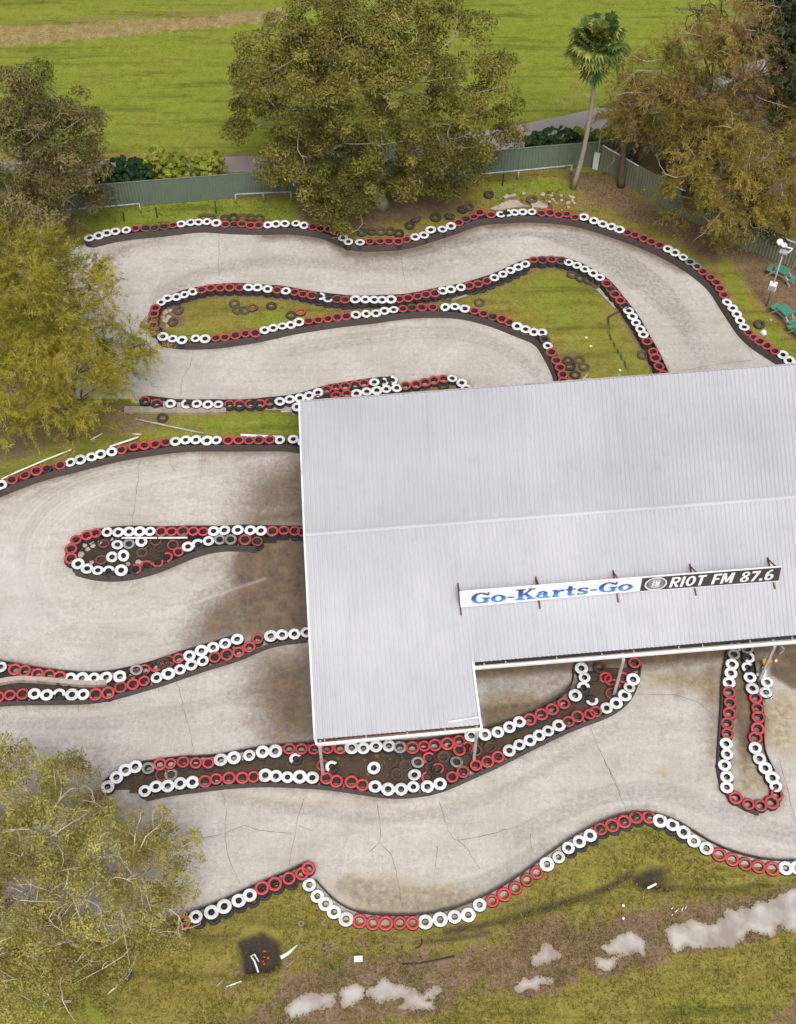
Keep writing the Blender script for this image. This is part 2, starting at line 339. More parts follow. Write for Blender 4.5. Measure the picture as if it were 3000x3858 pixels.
# ------------------------------------------------------------------ tyre rows read from the photograph
# (crop, colours, [x, y, ...]); W white, R red, w dirty white, r faded red, K bare rubber, P half painted white, Q half painted red
ROWS = {
 'outer': dict(n=3, belt=-1, runs=[
  ('A', 'W', [572,1520,628,1502,684,1488,740,1478,808,1466]), ('A', 'RrrrR', [866,1456,932,1455,988,1453,1046,1444,1104,1438]),
  ('A', 'W', [1160,1430,1216,1421,1271,1415,1326,1415,1380,1422]), ('A', 'RrRRR', [1444,1430,1495,1432,1547,1428,1603,1436,1655,1434]),
  ('B', 'W', [12,1435,68,1430,126,1430,195,1426,248,1437]), ('B', 'R', [305,1447,356,1456,405,1458,452,1478]),
  ('B', 'W', [497,1518,528,1545,608,1546]), ('B', 'R', [670,1540,733,1540,790,1537,848,1538,902,1525]),
  ('B', 'W', [958,1512,1017,1500,1055,1465,1132,1461,1186,1442]), ('B', 'RrRRR', [1236,1420,1285,1397,1334,1382,1370,1357,1447,1370]),
  ('B', 'WPWWW', [1505,1367,1550,1358,1598,1356,1650,1352,1706,1352]),
  ('C', 'R', [68,1358,122,1358,178,1367,232,1365,287,1385]), ('C', 'W', [342,1386,404,1408,460,1428,516,1445,572,1465]),
  ('C', 'R', [620,1482,670,1500,724,1520,774,1541,826,1564]), ('C', 'WWWww', [876,1590,926,1614,976,1642,1022,1672,1060,1702]),
  ('F', 'R', [1104,36,1150,70,1187,104,1213,142,1237,186]), ('F', 'W', [1258,232,1290,270,1318,308,1340,350,1365,390]),
  ('F', 'R', [1394,426,1428,458,1468,484,1512,510,1562,540]), ('F', 'W', [1612,568,1655,605,1695,640,1740,672])]),
 'island_low': dict(n=3, belt=-1, runs=[
  ('D', 'W', [1043,450,1105,466,1165,474,1250,466,1313,466]), ('D', 'R', [1380,461,1440,458,1505,442,1570,432,1633,430]),
  ('E', 'W', [-5,412,50,398,108,383,162,377,216,360]), ('E', 'R', [275,354,340,345,400,337,460,325,520,318]),
  ('E', 'W', [580,312,645,307,703,302,760,290,820,280]), ('E', 'RrRR', [880,272,938,268,1002,262,1072,262]),
  ('E', 'W', [1152,265,1213,262,1276,272]), ('E', 'RRrRR', [1335,287,1398,305,1460,322,1515,338,1562,360]),
  ('E', 'WWW', [1612,388,1665,406,1718,424]), ('F', 'WKW', [75,424,92,470,108,512]),
  ('F', 'R', [133,552,163,602,190,647,205,697,208,737]), ('F', 'R', [212,775])]),
 'island_up': dict(n=3, belt=1, runs=[
  ('D', 'r', [1012,413]), ('D', 'RrRR', [980,377,978,340,982,308,998,268]), ('D', 'W', [1027,232,1073,207,1128,200,1180,183,1236,165]),
  ('D', 'R', [1290,150,1346,141,1408,139,1470,137,1530,138]), ('D', 'WWW', [1590,138,1650,138,1713,147]),
  ('E', 'R', [75,153]), ('E', 'W', [130,158]), ('E', 'R', [185,167,240,178,300,186]), ('E', 'PP', [350,196,400,206]), ('E', 'rR', [460,210,513,216]),
  ('E', 'W', [573,216,640,214,697,218,748,218,800,214]), ('E', 'R', [855,208,915,203,973,193,1030,185,1087,173]),
  ('E', 'W', [1133,160,1187,150,1250,138]), ('E', 'R', [1305,127,1363,115,1418,97]),
  ('E', 'W', [1467,75,1518,52,1566,28,1618,8,1665,-12]), ('C', 'RrRr', [18,1660,78,1656,135,1655,193,1662]),
  ('C', 'W', [245,1675,297,1692]), ('F', 'W', [350,20,400,46,445,72]), ('F', 'RrRRr', [485,108,513,147,543,183,573,218,605,252]),
  ('F', 'W', [630,288,655,325,677,362,698,403,722,440]), ('F', 'R', [748,485,783,548,800,588,825,640,850,690])]),
 'strip_upper': dict(n=2, belt=1, runs=[
  ('D', 'QQ', [925,860,1000,875]), ('D', 'WPWWW', [1093,884,1195,884,1260,884,1330,887,1400,887]),
  ('D', 'QQQQQ', [1465,884,1533,884,1598,882,1660,880,1728,872]), ('E', 'W', [92,866,157,856,220,845,278,832,337,814]),
  ('E', 'RRRQR', [395,790,452,775,512,770,573,760,635,753]), ('E', 'WPP', [695,745,755,743,815,735])]),
 'strip_second': dict(n=2, belt=0, runs=[
  ('E', 'W', [205,905]), ('E', 'QQRR', [340,850,395,838,455,826,520,820]), ('E', 'W', [583,814,648,803,713,796,778,787,840,780]),
  ('E', 'R', [903,766,965,757,1025,744,1082,730,1142,722]), ('E', 'W', [1200,722,1255,745,1287,783])]),
 'loop_outer': dict(n=3, belt=-1, ph='wall below feathery tree', runs=[
  ('D', 'W', [-62,1425,5,1400]), ('D', 'RRRQR', [75,1370,160,1336,228,1308,298,1293,385,1270]), ('D', 'W', [455,1255,515,1238,580,1220,645,1204,713,1190]),
  ('D', 'R', [783,1172,855,1158,925,1148,993,1140,1058,1130]), ('D', 'W', [1120,1125,1190,1112,1255,1112,1325,1118,1390,1116]),
  ('D', 'R', [1458,1115,1527,1117,1590,1118,1660,1115,1728,1112]), ('E', 'W', [95,1114,180,1107,240,1130])]),
 'hairpin_straight': dict(n=3, belt=1, ph='straight side, junk-filled hairpin', runs=[
  ('G', 'R', [453,172,455,110,490,55,553,27,612,12]), ('G', 'W', [684,3,756,3,825,0,894,0,960,0]), ('G', 'R', [1029,3,1098,3,1170,0,1236,0,1302,0]),
  ('G', 'W', [1368,0,1440,-3,1521,-9,1599,-6,1671,-3]), ('H', 'R', [42,-3,117,-6,186,-3,240,2])]),
 'hairpin_curve': dict(n=3, belt=-1, ph='curved side, junk-filled hairpin', runs=[
  ('G', 'WWWPW', [495,212,555,238,623,252,693,252,770,252]), ('G', 'QQQQR', [865,242,935,217,1005,195,1070,165,1140,133]),
  ('G', 'WPWww', [1200,103,1265,85,1333,60,1405,53,1475,52]), ('G', 'Rr', [1568,48,1645,65])]),
 'double_upper': dict(n=2, belt=1, ph='upper double-barrier row', runs=[
  ('G', 'W', [-75,855,5,870]), ('G', 'R', [92,884,165,896,240,908,312,920,380,930]), ('G', 'W', [452,940,525,943,603,938,682,934,768,926]),
  ('G', 'QQQrR', [838,912,925,887,995,862,1075,832,1143,813]), ('G', 'W', [1215,792,1287,768,1363,742,1440,720,1515,695])]),
 'double_lower': dict(n=2, belt=-1, ph='lower double-barrier row', runs=[
  ('G', 'R', [-90,1062,-15,1060,60,1048,140,1045]), ('G', 'WWPWW', [218,1043,297,1047,375,1045,455,1045,530,1043]),
  ('G', 'R', [612,1042,690,1030,770,1000,850,975,925,957]), ('G', 'W', [1003,938,1078,910,1152,882,1225,855,1300,830]),
  ('G', 'R', [1375,805,1450,792,1525,770,1595,742,1650,690]), ('H', 'W', [30,672,107,662,185,655,262,648]) ]),
 'post_upper': dict(n=2, belt=1, ph='row above shelter posts', runs=[
  ('G', 'WWWWw', [685,1637,742,1575,797,1528,865,1508,945,1520]), ('G', 'R', [1022,1490,1095,1488,1170,1478,1250,1480,1330,1478]),
  ('G', 'W', [1408,1468,1497,1448,1598,1437,1680,1412,1763,1402]), ('H', 'R', [150,1393,230,1393,315,1393,395,1388,475,1385]),
  ('H', 'WWWWw', [550,1386,627,1386,707,1378,790,1378,863,1382]), ('H', 'R', [938,1383,1018,1372,1088,1365,1165,1358,1242,1340]),
  ('H', 'W', [1315,1310,1403,1305,1490,1285,1560,1255,1625,1222]), ('I', 'R', [-8,1203,68,1175,133,1140,208,1098]),
  ('I', 'WPWW', [287,1048,338,1000,343,938,325,876])]),
 'post_lower': dict(n=2, belt=-1, ph='row below shelter posts', runs=[
  ('J', 'W', [922,205,998,175,1075,172,1152,157,1232,152]), ('J', 'R', [1308,142,1383,128,1463,122,1547,118,1622,112]),
  ('K', 'W', [0,105,68,110,142,117,220,118,300,122]), ('K', 'R', [387,122,455,142,547,145,622,163]),
  ('K', 'W', [703,178,785,192,868,192,950,180,1040,175,1120,157]), ('K', 'R', [1197,115,1267,82,1348,42,1420,15,1492,-12]),
  ('H', 'W', [1557,1402,1622,1370,1693,1338,1748,1307,1810,1276,1878,1246]), ('I', 'R', [243,1220,303,1183,380,1172,420,1155]),
  ('I', 'W', [487,1130,550,1102,605,1052,635,1002,658,945]), ('I', 'R', [663,842])]),
 'peninsula_left': dict(n=2, belt=-1, top=1, ph='left side of peninsula', runs=[
  ('I', 'wwWWW', [1315,735,1300,795,1290,855,1280,910,1270,970]), ('I', 'R', [1270,1030,1275,1097,1275,1163,1263,1227,1260,1295]),
  ('I', 'W', [1252,1360,1258,1428,1242,1500,1252,1575,1257,1645]), ('L', 'R', [1312,250,1397,287,1478,298])]),
 'peninsula_right': dict(n=2, belt=1, top=1, ph='right side of peninsula', runs=[
  ('I', 'wPPWW', [1385,750,1395,808,1385,870,1403,940,1420,1005]), ('I', 'R', [1440,1065,1453,1132,1458,1190,1452,1258,1440,1320]),
  ('I', 'W', [1440,1385,1463,1455,1505,1517,1548,1575,1572,1632]), ('L', 'R', [1577,230,1545,275])]),
 'front_left': dict(n=2, belt=1, ph='front wall left of notch', runs=[
  ('J', 'QR', [1097,1080,1170,1052]), ('J', 'W', [1255,1012,1352,983,1435,943,1520,910,1600,875]), ('J', 'R', [1675,828,1760,795,1848,765,1930,736,1973,703])]),
 'front_right': dict(n=1, belt=1, ph='front wall above puddles', runs=[
  ('K', 'W', [282,808,337,877,383,930,440,980,515,1025]), ('K', 'R', [603,1037,687,1053,775,1053,860,1053,945,1050]),
  ('K', 'W', [1030,1048,1120,1032,1210,1012,1303,993,1375,940]), ('K', 'R', [1452,907,1527,870,1602,828,1675,775,1738,727]),
  ('L', 'W', [105,672,178,625,243,570,312,530,382,490]), ('L', 'R', [450,447,523,425,600,398,675,373,755,370]),
  ('L', 'W', [828,393,908,423,980,470,1047,525,1125,573]), ('L', 'R', [1207,610,1290,645,1375,670,1460,687,1545,700]),
  ('L', 'W', [1632,700,1710,697])]),
}
TH_ = 0.155                                   # one tyre lying flat
def row_points(key):
    d = ROWS[key]; out = []
    for ri, (cr, cols, xy) in enumerate(d['runs']):
        n = len(xy) // 2
        for i in range(n):
            cc = cols[i] if len(cols) == n else cols[0]
            out.append((cp(cr, xy[2 * i], xy[2 * i + 1], d['n'] * TH_), cc, ri, i, n))
    return out
RP = {k_: row_points(k_) for k_ in ROWS}
def line_of(k_): return np.array([q[0][:2] for q in RP[k_]])
ALLROWS = [line_of(k_) for k_ in ROWS]

# ------------------------------------------------------------------ ground sheet (with drainage pits pressed into it)
P, Q = grid(-33, 33, 9, 86, .15)
A4 = np.zeros((len(P), 4)); A4[:, 2] = np.where(P[:, 1] > 64, .60, .22)
B_pts = line_of('outer'); F_pts = np.vstack([line_of('front_left'), line_of('front_right')])
put(A4, 1, pmask(P, wp([(-60,60),(200,44),(420,34),(600,18),(640,40),(420,62),(220,82),(0,98),(-60,98)]), .9), .95)
put(A4, 0, lmask(P, wp([(-60,52),(200,38),(560,20)]), .1, .8), .45)
put(A4, 2, pmask(P, wp([(880,-20),(1250,-20),(1500,-20),(1420,120),(1240,170),(1060,160),(960,60)]), 3), .85)
put(A4, 2, pmask(P, wp([(120,190),(300,150),(500,90),(520,230),(300,260),(150,240)]), 2.5), .75)
put(A4, 1, pmask(P, wp([(200,300),(500,270),(500,335),(240,345)]), 1.5), .22)
put(A4, 1, pmask(P, wp([(1080,220),(1330,150),(1420,110),(1420,200),(1120,270)]), 1.2), .40)
put(A4, 2, pmask(P, wp([(180,430),(640,420),(660,470),(180,490)]), .6), .95)
put(A4, 0, pmask(P, wp([(600,415),(1000,400),(1010,450),(900,480),(740,510),(620,470)]), .9), .62)
put(A4, 3, pmask(P, wp([(640,405),(960,380),(960,425),(700,450)]), 1.2), .5)
put(A4, 2, pmask(P, wp([(1020,380),(1230,365),(1250,420),(1040,440)]), .7), .6)
put(A4, 0, pmask(P, wp([(1160,365),(1290,360),(1420,440),(1560,480),(1760,620),(1760,790),(1640,690),(1540,590),(1440,520),(1260,440)]), .9), .70)
put(A4, 3, pmask(P, wp([(1440,430),(1560,480),(1640,560),(1560,560),(1480,510)]), .9), .55)
put(A4, 2, lmask(P, wp([(1545,565),(1600,660),(1690,755)]), .1, .6), .6)
put(A4, 0, pmask(P, wp([(1530,505),(1600,560),(1660,660),(1760,760),(1760,560),(1640,520)]), .6), .98)
A4[:, 0] *= 1 - .5 * lmask(P, wp([(1550,565),(1605,660),(1695,750)]), .3, .5)
put(A4, 0, pmask(P, wp([(1050,415),(1320,420),(1330,465),(1060,450)]), .8), .52)
put(A4, 0, pmask(P, wp([(1290,200),(1700,150),(1760,540),(1480,430),(1300,340)]), 1.5), .65)
put(A4, 3, pmask(P, wp([(1560,-20),(1760,-20),(1760,420),(1600,320),(1560,160)]), 1.5), .75)
put(A4, 0, pmask(P, wp([(-60,330),(215,440),(180,520),(110,860),(-60,900)]), 1.5), .55)
# front strip: trodden soil, puddle belt, lush verge, ditches
put(A4, 0, pmask(P, wp([(330,2240),(600,2085),(820,2030),(1100,1975),(1400,1905),(1760,1855),(1760,1985),(1400,2070),(1200,2125),(900,2150),(760,2240)]), 1.0), .64)
put(A4, 0, lmask(P, wp([(480,2090),(640,2050),(900,2010),(1180,1940)]), .5, 1.0), .45)
put(A4, 1, pmask(P, wp([(640,1990),(900,1960),(1180,1930),(1500,1900),(1698,1880),(1698,1930),(1300,1990),(900,2060)]), 1.2), .42)
put(A4, 2, pmask(P, wp([(1000,2150),(1300,2080),(1760,1990),(1760,2260),(900,2260)]), 1.5), .42)
put(A4, 2, pmask(P, wp([(1200,1870),(1340,1800),(1420,1790),(1520,1860),(1350,1880),(1200,1930)]), .8), .45)
put(A4, 2, pmask(P, wp([(500,1920),(640,1890),(700,1990),(600,2010)]), .8), .45)
put(A4, 2, pmask(P, wp([(30,2080),(160,2020),(250,2080),(240,2184),(60,2230)]), 1.2), .8)
put(A4, 0, pmask(P, wp([(480,2230),(620,2130),(760,2110),(940,2120),(900,2184),(760,2230)]), .8), .6)
put(A4, 0, pmask(P, wp([(1600,2180),(1690,2120),(1760,2120),(1760,2230)]), .7), .7)
put(A4, 3, lmask(P, wp([(950,1985),(1080,1960),(1180,1930),(1290,1895),(1350,1860)]), .05, .35), .75)
put(A4, 3, lmask(P, wp([(1420,1888),(1500,1893),(1580,1893),(1640,1885)]), .03, .3), .65)
put(A4, 3, lmask(P, wp([(880,2012),(960,2005),(1040,1990)]), .02, .25), .7)
put(A4, 3, lmask(P, wp([(400,1990),(450,2000),(510,1990)]), .05, .3), .6)
PIT1 = wp([(503,2000),(560,1982),(598,2005),(600,2060),(575,2072),(520,2078),(512,2040)])
PIT2 = wp([(1345,1860),(1390,1842),(1420,1838),(1428,1870),(1436,1895),(1400,1898),(1368,1892),(1350,1885)])
Z = np.zeros(len(P)) - .014 + (np.sin(P[:, 0] * 1.3) * np.sin(P[:, 1] * .9)) * .008
for pit, v in ((PIT1, 1), (PIT2, .78)):
    mk = pmask(P, pit, .13); Z -= .34 * mk; put(A4, 3, pmask(P, pit, .2), v)
for dl in ([(950,1985),(1080,1960),(1180,1930),(1290,1895),(1350,1860)], [(1420,1888),(1500,1893),(1580,1893)]): Z -= .12 * lmask(P, wp(dl), .05, .25)
for L_ in ALLROWS[:1]: put(A4, 0, lmask(P, L_, .2, .7), .5)
for pl in ([(640,2125),(700,2110),(790,2095),(900,2085),(930,2110),(880,2125)], [(1140,2010),(1190,2005)], [(1110,2080),(1170,2065)], [(1290,2040),(1350,1990),(1370,2020)], [(1450,1985),(1550,1975),(1700,1930)]): put(A4, 0, lmask(P, wp(pl), .45, .9), .98)
V = np.column_stack([P, Z]); n0 = len(V); nx = int(round(66 / .15)) + 1
# skirt out to the horizon
far = 900.0
ring = [(-33, 9), (33, 9), (33, 86), (-33, 86)]; big = [(-far, -far), (far, -far), (far, far), (-far, far)]
x1_, y1_ = P[:, 0].max(), P[:, 1].max(); ring = [(-33, 9), (x1_, 9), (x1_, y1_), (-33, y1_)]
V = np.vstack([V, [(x, y, -.02) for x, y in ring + big]])
sk = np.array([(n0 + i, n0 + (i + 1) % 4, n0 + 4 + (i + 1) % 4, n0 + 4 + i) for i in range(4)])[:, ::-1]
A5 = np.vstack([A4, np.tile([0, .1, .4, 0], (8, 1))])
mesh_np('ground', V, np.vstack([Q, sk]).astype(np.int32), M['ground'], attrs={'paint': ('FLOAT_COLOR', 'POINT', A5)}, smooth=True,
        kind='structure', label='grass and bare soil around the kart track')
for pit in ():
    c_ = pit.mean(0); pw = c_ + (pit - c_) * 1.02
    mesh_np('pit_water', [(x, y, -.29) for x, y in pw], [tuple(range(len(pw)))[::-1]] if False else [tuple(range(len(pw)))], M['pitwater'], kind='structure', label='dark wet bottom of a drainage pit')

# ------------------------------------------------------------------ bitumen road beyond the fence
rd_lo = wp([(-260,388),(100,376),(480,368),(640,362),(900,345),(1085,322),(1180,305),(1330,262),(1480,212),(1760,120)])
rd_up = wp([(-260,352),(100,342),(480,334),(640,328),(900,302),(1110,265),(1200,247),(1340,215),(1480,172),(1760,84)])
n_ = len(rd_lo); mesh_np('road', [(*q, .008) for q in np.vstack([rd_lo, rd_up])], [(i, i + 1, n_ + i + 1, n_ + i) for i in range(n_ - 1)], M['road'], kind='structure', label='narrow bitumen road beyond the fence')

# ------------------------------------------------------------------ concrete track sheet
low = F_pts; up = B_pts
loop = np.vstack([up, wp([(1800, 860), (2100, 1000), (2100, 1850), (1760, 1856)]), low[::-1],
                  wp([(350, 1985), (200, 2000), (60, 1990), (-120, 1960), (-200, 1500), (-160, 1000), (60, 880), (140, 860), (95, 560), (150, 530)])])
TP, TQ = clip_grid(loop, .10)
T4 = np.zeros((len(TP), 4))
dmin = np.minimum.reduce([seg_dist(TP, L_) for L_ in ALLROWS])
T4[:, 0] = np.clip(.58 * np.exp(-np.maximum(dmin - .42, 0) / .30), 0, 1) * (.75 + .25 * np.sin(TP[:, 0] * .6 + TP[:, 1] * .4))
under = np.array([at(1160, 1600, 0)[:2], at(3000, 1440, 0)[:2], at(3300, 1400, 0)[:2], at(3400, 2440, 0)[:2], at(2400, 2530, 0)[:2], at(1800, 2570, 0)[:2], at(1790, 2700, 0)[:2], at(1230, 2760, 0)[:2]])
put(T4, 0, pmask(TP, under, .5), 1.0)  # dirt of the covered area, deepened to paint in the roof's shade
def tp(ch, pts, soft, v, c=None): put(T4, ch, pmask(TP, wp(pts, c), soft), v)
def bend(L_):
    s_ = np.concatenate([[0], np.cumsum(np.hypot(*np.diff(L_, axis=0).T))]); u = np.linspace(0, s_[-1], max(4, int(s_[-1] / .6)))
    q = np.column_stack([np.interp(u, s_, L_[:, 0]), np.interp(u, s_, L_[:, 1])])
    for _ in range(14): q[1:-1] = (q[:-2] + 2 * q[1:-1] + q[2:]) / 4
    return q
def tl(ch, pts, wd, soft, v, c=None): put(T4, ch, lmask(TP, bend(wp(pts, c)), wd, soft), v)
tp(0, [(525,1000),(620,960),(700,945),(710,1130),(500,1130),(495,1070)], 1.6, .86)
tp(0, [(530,1080),(700,1050),(710,1135),(505,1135)], 1.0, .95)
tp(0, [(500,1140),(700,1120),(710,1360),(505,1368),(485,1300),(480,1210)], .7, 1.0)
tp(0, [(370,1400),(420,1280),(510,1220),(560,1240),(560,1380)], 1.2, .92)
tp(0, [(420,1180),(540,1140),(540,1240),(450,1230)], 1.3, .6)
tp(0, [(-160,1610),(240,1610),(330,1680),(420,1800),(330,2000),(-160,2010)], 2.0, .62)
tp(0, [(430,1310),(540,1235),(560,1350),(440,1375),(400,1365)], .9, .75)
tp(0, [(540,1385),(700,1368),(710,1610),(560,1600),(520,1480)], 1.5, 1.0)
tp(0, [(730,505),(860,525),(1000,500),(1040,505),(900,560),(760,560)], 1.0, .62)
put(T4, 0, lmask(TP, line_of('outer')[20:70] + [0, -.3], .25, .75), .80)
put(T4, 0, lmask(TP, line_of('loop_outer') + [0, -.3], .2, .6), .66)
tp(0, [(400,1180),(520,1160),(520,1230),(420,1240)], 1.0, .45)
tp(0, [(1010,1425),(1240,1410),(1240,1470),(1160,1510),(1020,1545)], .6, .52)
tp(3, [(1030,1490),(1080,1470),(1150,1480),(1180,1500),(1100,1530),(1030,1550)], .5, .85)
tp(0, [(1380,1415),(1560,1400),(1540,1600),(1500,1560),(1490,1480),(1390,1450)], .5, .45)
tp(3, [(1370,1430),(1560,1420),(1545,1530),(1480,1490),(1440,1475),(1370,1480)], .8, .80)
tp(0, [(1435,1425),(1455,1420),(1450,1470),(1470,1480),(1440,1490)], .3, .7)
tp(3, [(1570,1560),(1640,1440),(1720,1490),(1720,1640),(1640,1620),(1600,1700),(1560,1680)], .9, .72)
tp(0, [(1490,1390),(1545,1390),(1530,1640),(1510,1640)], .8, .8)
tp(0, [(1010,1500),(1150,1485),(1240,1430),(1250,1470),(1170,1525),(1030,1575)], .35, .85)
tp(0, [(1020,1405),(1370,1380),(1370,1430),(1240,1440),(1030,1450)], .5, .7)
tp(0, [(1560,1400),(1620,1390),(1610,1560),(1590,1660),(1555,1640)], .3, .95)
tp(0, [(1640,1360),(1760,1360),(1760,1490),(1690,1470),(1640,1440)], .15, 1.0)
tp(0, [(1515,1390),(1545,1390),(1545,1640),(1525,1640)], .5, .7)
tp(3, [(1385,1640),(1420,1625),(1440,1655),(1415,1675)], .5, .75)
tp(3, [(690,1880),(760,1858),(900,1870),(1040,1885),(1130,1850),(1160,1810),(1120,1900),(1000,1955),(880,1975),(770,1965)], .9, .84)
tp(0, [(720,1930),(880,1950),(1020,1940),(1130,1870),(1120,1900),(1000,1965),(880,1985),(770,1975)], .8, .5)
tp(3, [(350,1700),(760,1690),(900,1720),(1150,1640),(1180,1650),(930,1745),(600,1730),(360,1730)], .5, .55)
tp(0, [(640,500),(760,520),(900,545),(1010,520),(1060,500),(1010,560),(860,575),(720,560)], 1.2, .40)
tp(0, [(200,530),(300,510),(480,495),(300,530),(220,580)], .7, .6)
tp(0, [(60,1040),(300,985),(500,965),(640,965),(640,985),(480,985),(250,1010),(60,1075)], .5, .55)
tp(0, [(-40,1390),(120,1420),(60,1430),(-40,1420)], .4, .7)
tp(3, [(0,1100),(60,1060),(80,1200),(40,1330),(0,1330)], 1.5, .40)
tp(3, [(180,1240),(330,1210),(500,1180),(500,1240),(300,1330),(150,1300)], 1.5, .45)
for off in (-6, 0, 5, 9, 13, 17, 22, 28, 34, 40, 46, 52, 60):
    tl(1, [(760,560-off*.2),(900,545-off*.3),(1050,505-off*.3),(1180,490+off*.2),(1300,520+off),(1420,600+off*1.1),(1490,700+off),(1510,790+off)], .01 + .05 * (off % 3), .15, .5 + .4 * (off % 4) / 3)
tp(1, [(620,520),(760,545),(900,560),(1080,505),(1060,540),(900,580),(740,575)], 1.0, .5)
tp(1, [(1290,520),(1440,600),(1520,720),(1560,780),(1480,780),(1430,680),(1340,590)], 1.2, .35)
for off in (0, 8, 20): tl(1, [(330,620+off),(450,560+off*.6),(620,545+off*.5),(760,570+off*.3),(900,575)], .05, .4, .55)
for off in (0, 7, 15, 22): tl(1, [(620,735+off),(800,705+off),(960,690+off),(1080,720+off),(1150,790+off)], .01, .15, .5)
for off in (0, 8, 15): tl(1, [(470,1690+off),(640,1720+off),(860,1750+off),(1050,1700+off),(1200,1610+off),(1320,1540+off)], .01, .15, .42)
for off in (0, 9, 18): tl(1, [(0,1530+off),(200,1540+off),(420,1500+off),(640,1430+off)], .01, .15, .42)
for off in (0, 7, 14, 22, 30, 40): tl(1, [(150,1330+off),(60,1270),(30-off*.5,1180),(90,1080-off*.6),(220,1020-off*.5),(420,1000)], .02, .16, .22)
for off in (0, 5, 11, 16, 24, 33): tl(1, [(1100,1800-off),(1300,1690-off),(1480,1700-off),(1560,1780-off),(1700,1800-off)], .01, .14, .45)
for off in (0, 6, 11, 17, 22, 30, 38): tl(1, [(720,1900-off),(800,1940-off),(900,1950-off),(1040,1920-off),(1160,1830-off)], .01, .14, .55)
tl(2, [(59,1995),(147,1913),(265,1854),(441,1824),(600,1820)], .03, .14, 0) if False else None
put(T4, 2, lmask(TP, np.array([at(*q)[:2] for q in [(40,2010),(59,1995),(147,1913),(265,1854),(441,1824),(560,1822)]]), .0, .12), .62)
tl(2, [(170,440),(250,530),(420,580),(600,605),(850,590),(1000,560),(1150,520),(1400,400),(1500,340),(1690,310)], .0, .13, .7, 'G')
tl(2, [(30,1180),(20,1240),(60,1300)], .3, 1.2, .5)
for k_ in range(9): tl(2, [(150-k_*13,1330+k_*4),(80-k_*9,1260),(70-k_*9,1180),(120-k_*9,1090-k_*4),(230,1040-k_*7),(420,1010-k_*5)], .0, .11, .6 + .4 * (k_ % 3 == 0))
tl(2, [(1040,450),(1070,560),(1100,640)], .05, .5, .5, 'F')
# cracks and joints in the slab: thin ribbons, second material of the sheet
CRK = [('K', [(250,250),(205,390),(185,520),(155,690)]), ('K', [(715,290),(740,440),(730,540),(800,610),(840,720),(850,800),(880,950)]), ('K', [(730,540),(670,600)]),
 ('K', [(0,465),(170,480)]), ('K', [(210,430),(310,465)]), ('K', [(1110,270),(1170,460),(1210,520),(1290,520),(1450,480),(1640,430)]), ('K', [(1230,520),(1300,590),(1370,710)]),
 ('J', [(1420,220),(1450,330),(1440,480),(1460,620),(1500,720),(1530,800)]), ('J', [(1290,510),(1440,480),(1560,430),(1690,465)]), ('J', [(1050,290),(1060,470)]),
 ('I', [(375,1240),(430,1380),(520,1560),(580,1690)]), ('L', [(470,10),(545,170),(610,340)]), ('L', [(1590,0),(1650,230),(1698,420)]), ('I', [(1560,1120),(1600,1195),(1690,1205)]),
 ('I', [(680,1045),(900,1045),(1060,1090),(1210,1215)]), ('G', [(1130,950),(1170,1120),(1220,1300),(1240,1420)]), ('G', [(1570,230),(1590,400),(1580,640)]),
 ('D', [(895,1235),(880,1400),(845,1660)]), ('D', [(1085,1210),(1090,1280),(1120,1320)]), ('D', [(1300,1190),(1290,1290)]), ('D', [(1240,540),(1215,650),(1165,720),(1155,840)]),
 ('F', [(1430,605),(1150,640),(900,690)]), ('F', [(1430,605),(1380,490)]), ('A', [(1400,1480),(1400,1600),(1402,1760)]), ('B', [(860,1610),(875,1700),(905,1850)]),
 ('G', [(500,1120),(505,1165)]), ('G', [(1010,1000),(1015,1040)]), ('G', [(845,320),(845,360)]), ('L', [(0,480),(5,600)]), ('K', [(1100,560),(1090,700)])]
CV = []; CF = []
for cr_, pl in CRK:
    L_ = wp(pl, cr_); q = [L_[0]]
    for a_, b_ in zip(L_[:-1], L_[1:]):
        m_ = max(2, int(np.hypot(*(b_ - a_)) / .22))
        for j in range(1, m_ + 1): q.append(a_ + (b_ - a_) * j / m_ + RNG.normal(0, .022, 2))
    q = np.array(q); tdir = np.gradient(q, axis=0); nrm = np.column_stack([-tdir[:, 1], tdir[:, 0]]); nrm /= np.linalg.norm(nrm, axis=1)[:, None] + 1e-9
    wd = RNG.uniform(.005, .014, len(q))[:, None]; o_ = len(CV)
    for l_, r_ in zip(q + nrm * wd, q - nrm * wd): CV += [(*l_, .012), (*r_, .012)]
    CF += [(o_ + 2 * i, o_ + 2 * i + 1, o_ + 2 * i + 3, o_ + 2 * i + 2) for i in range(len(q) - 1)]
nT = len(TP); TV = np.vstack([np.column_stack([TP, np.full(nT, .008)]), CV])
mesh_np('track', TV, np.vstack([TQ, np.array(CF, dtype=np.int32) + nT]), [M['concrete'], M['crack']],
        fmat=[0] * len(TQ) + [1] * len(CF), attrs={'paint': ('FLOAT_COLOR', 'POINT', np.vstack([T4, np.zeros((len(CV), 4))]))}, kind='structure', label='worn pale concrete kart track')

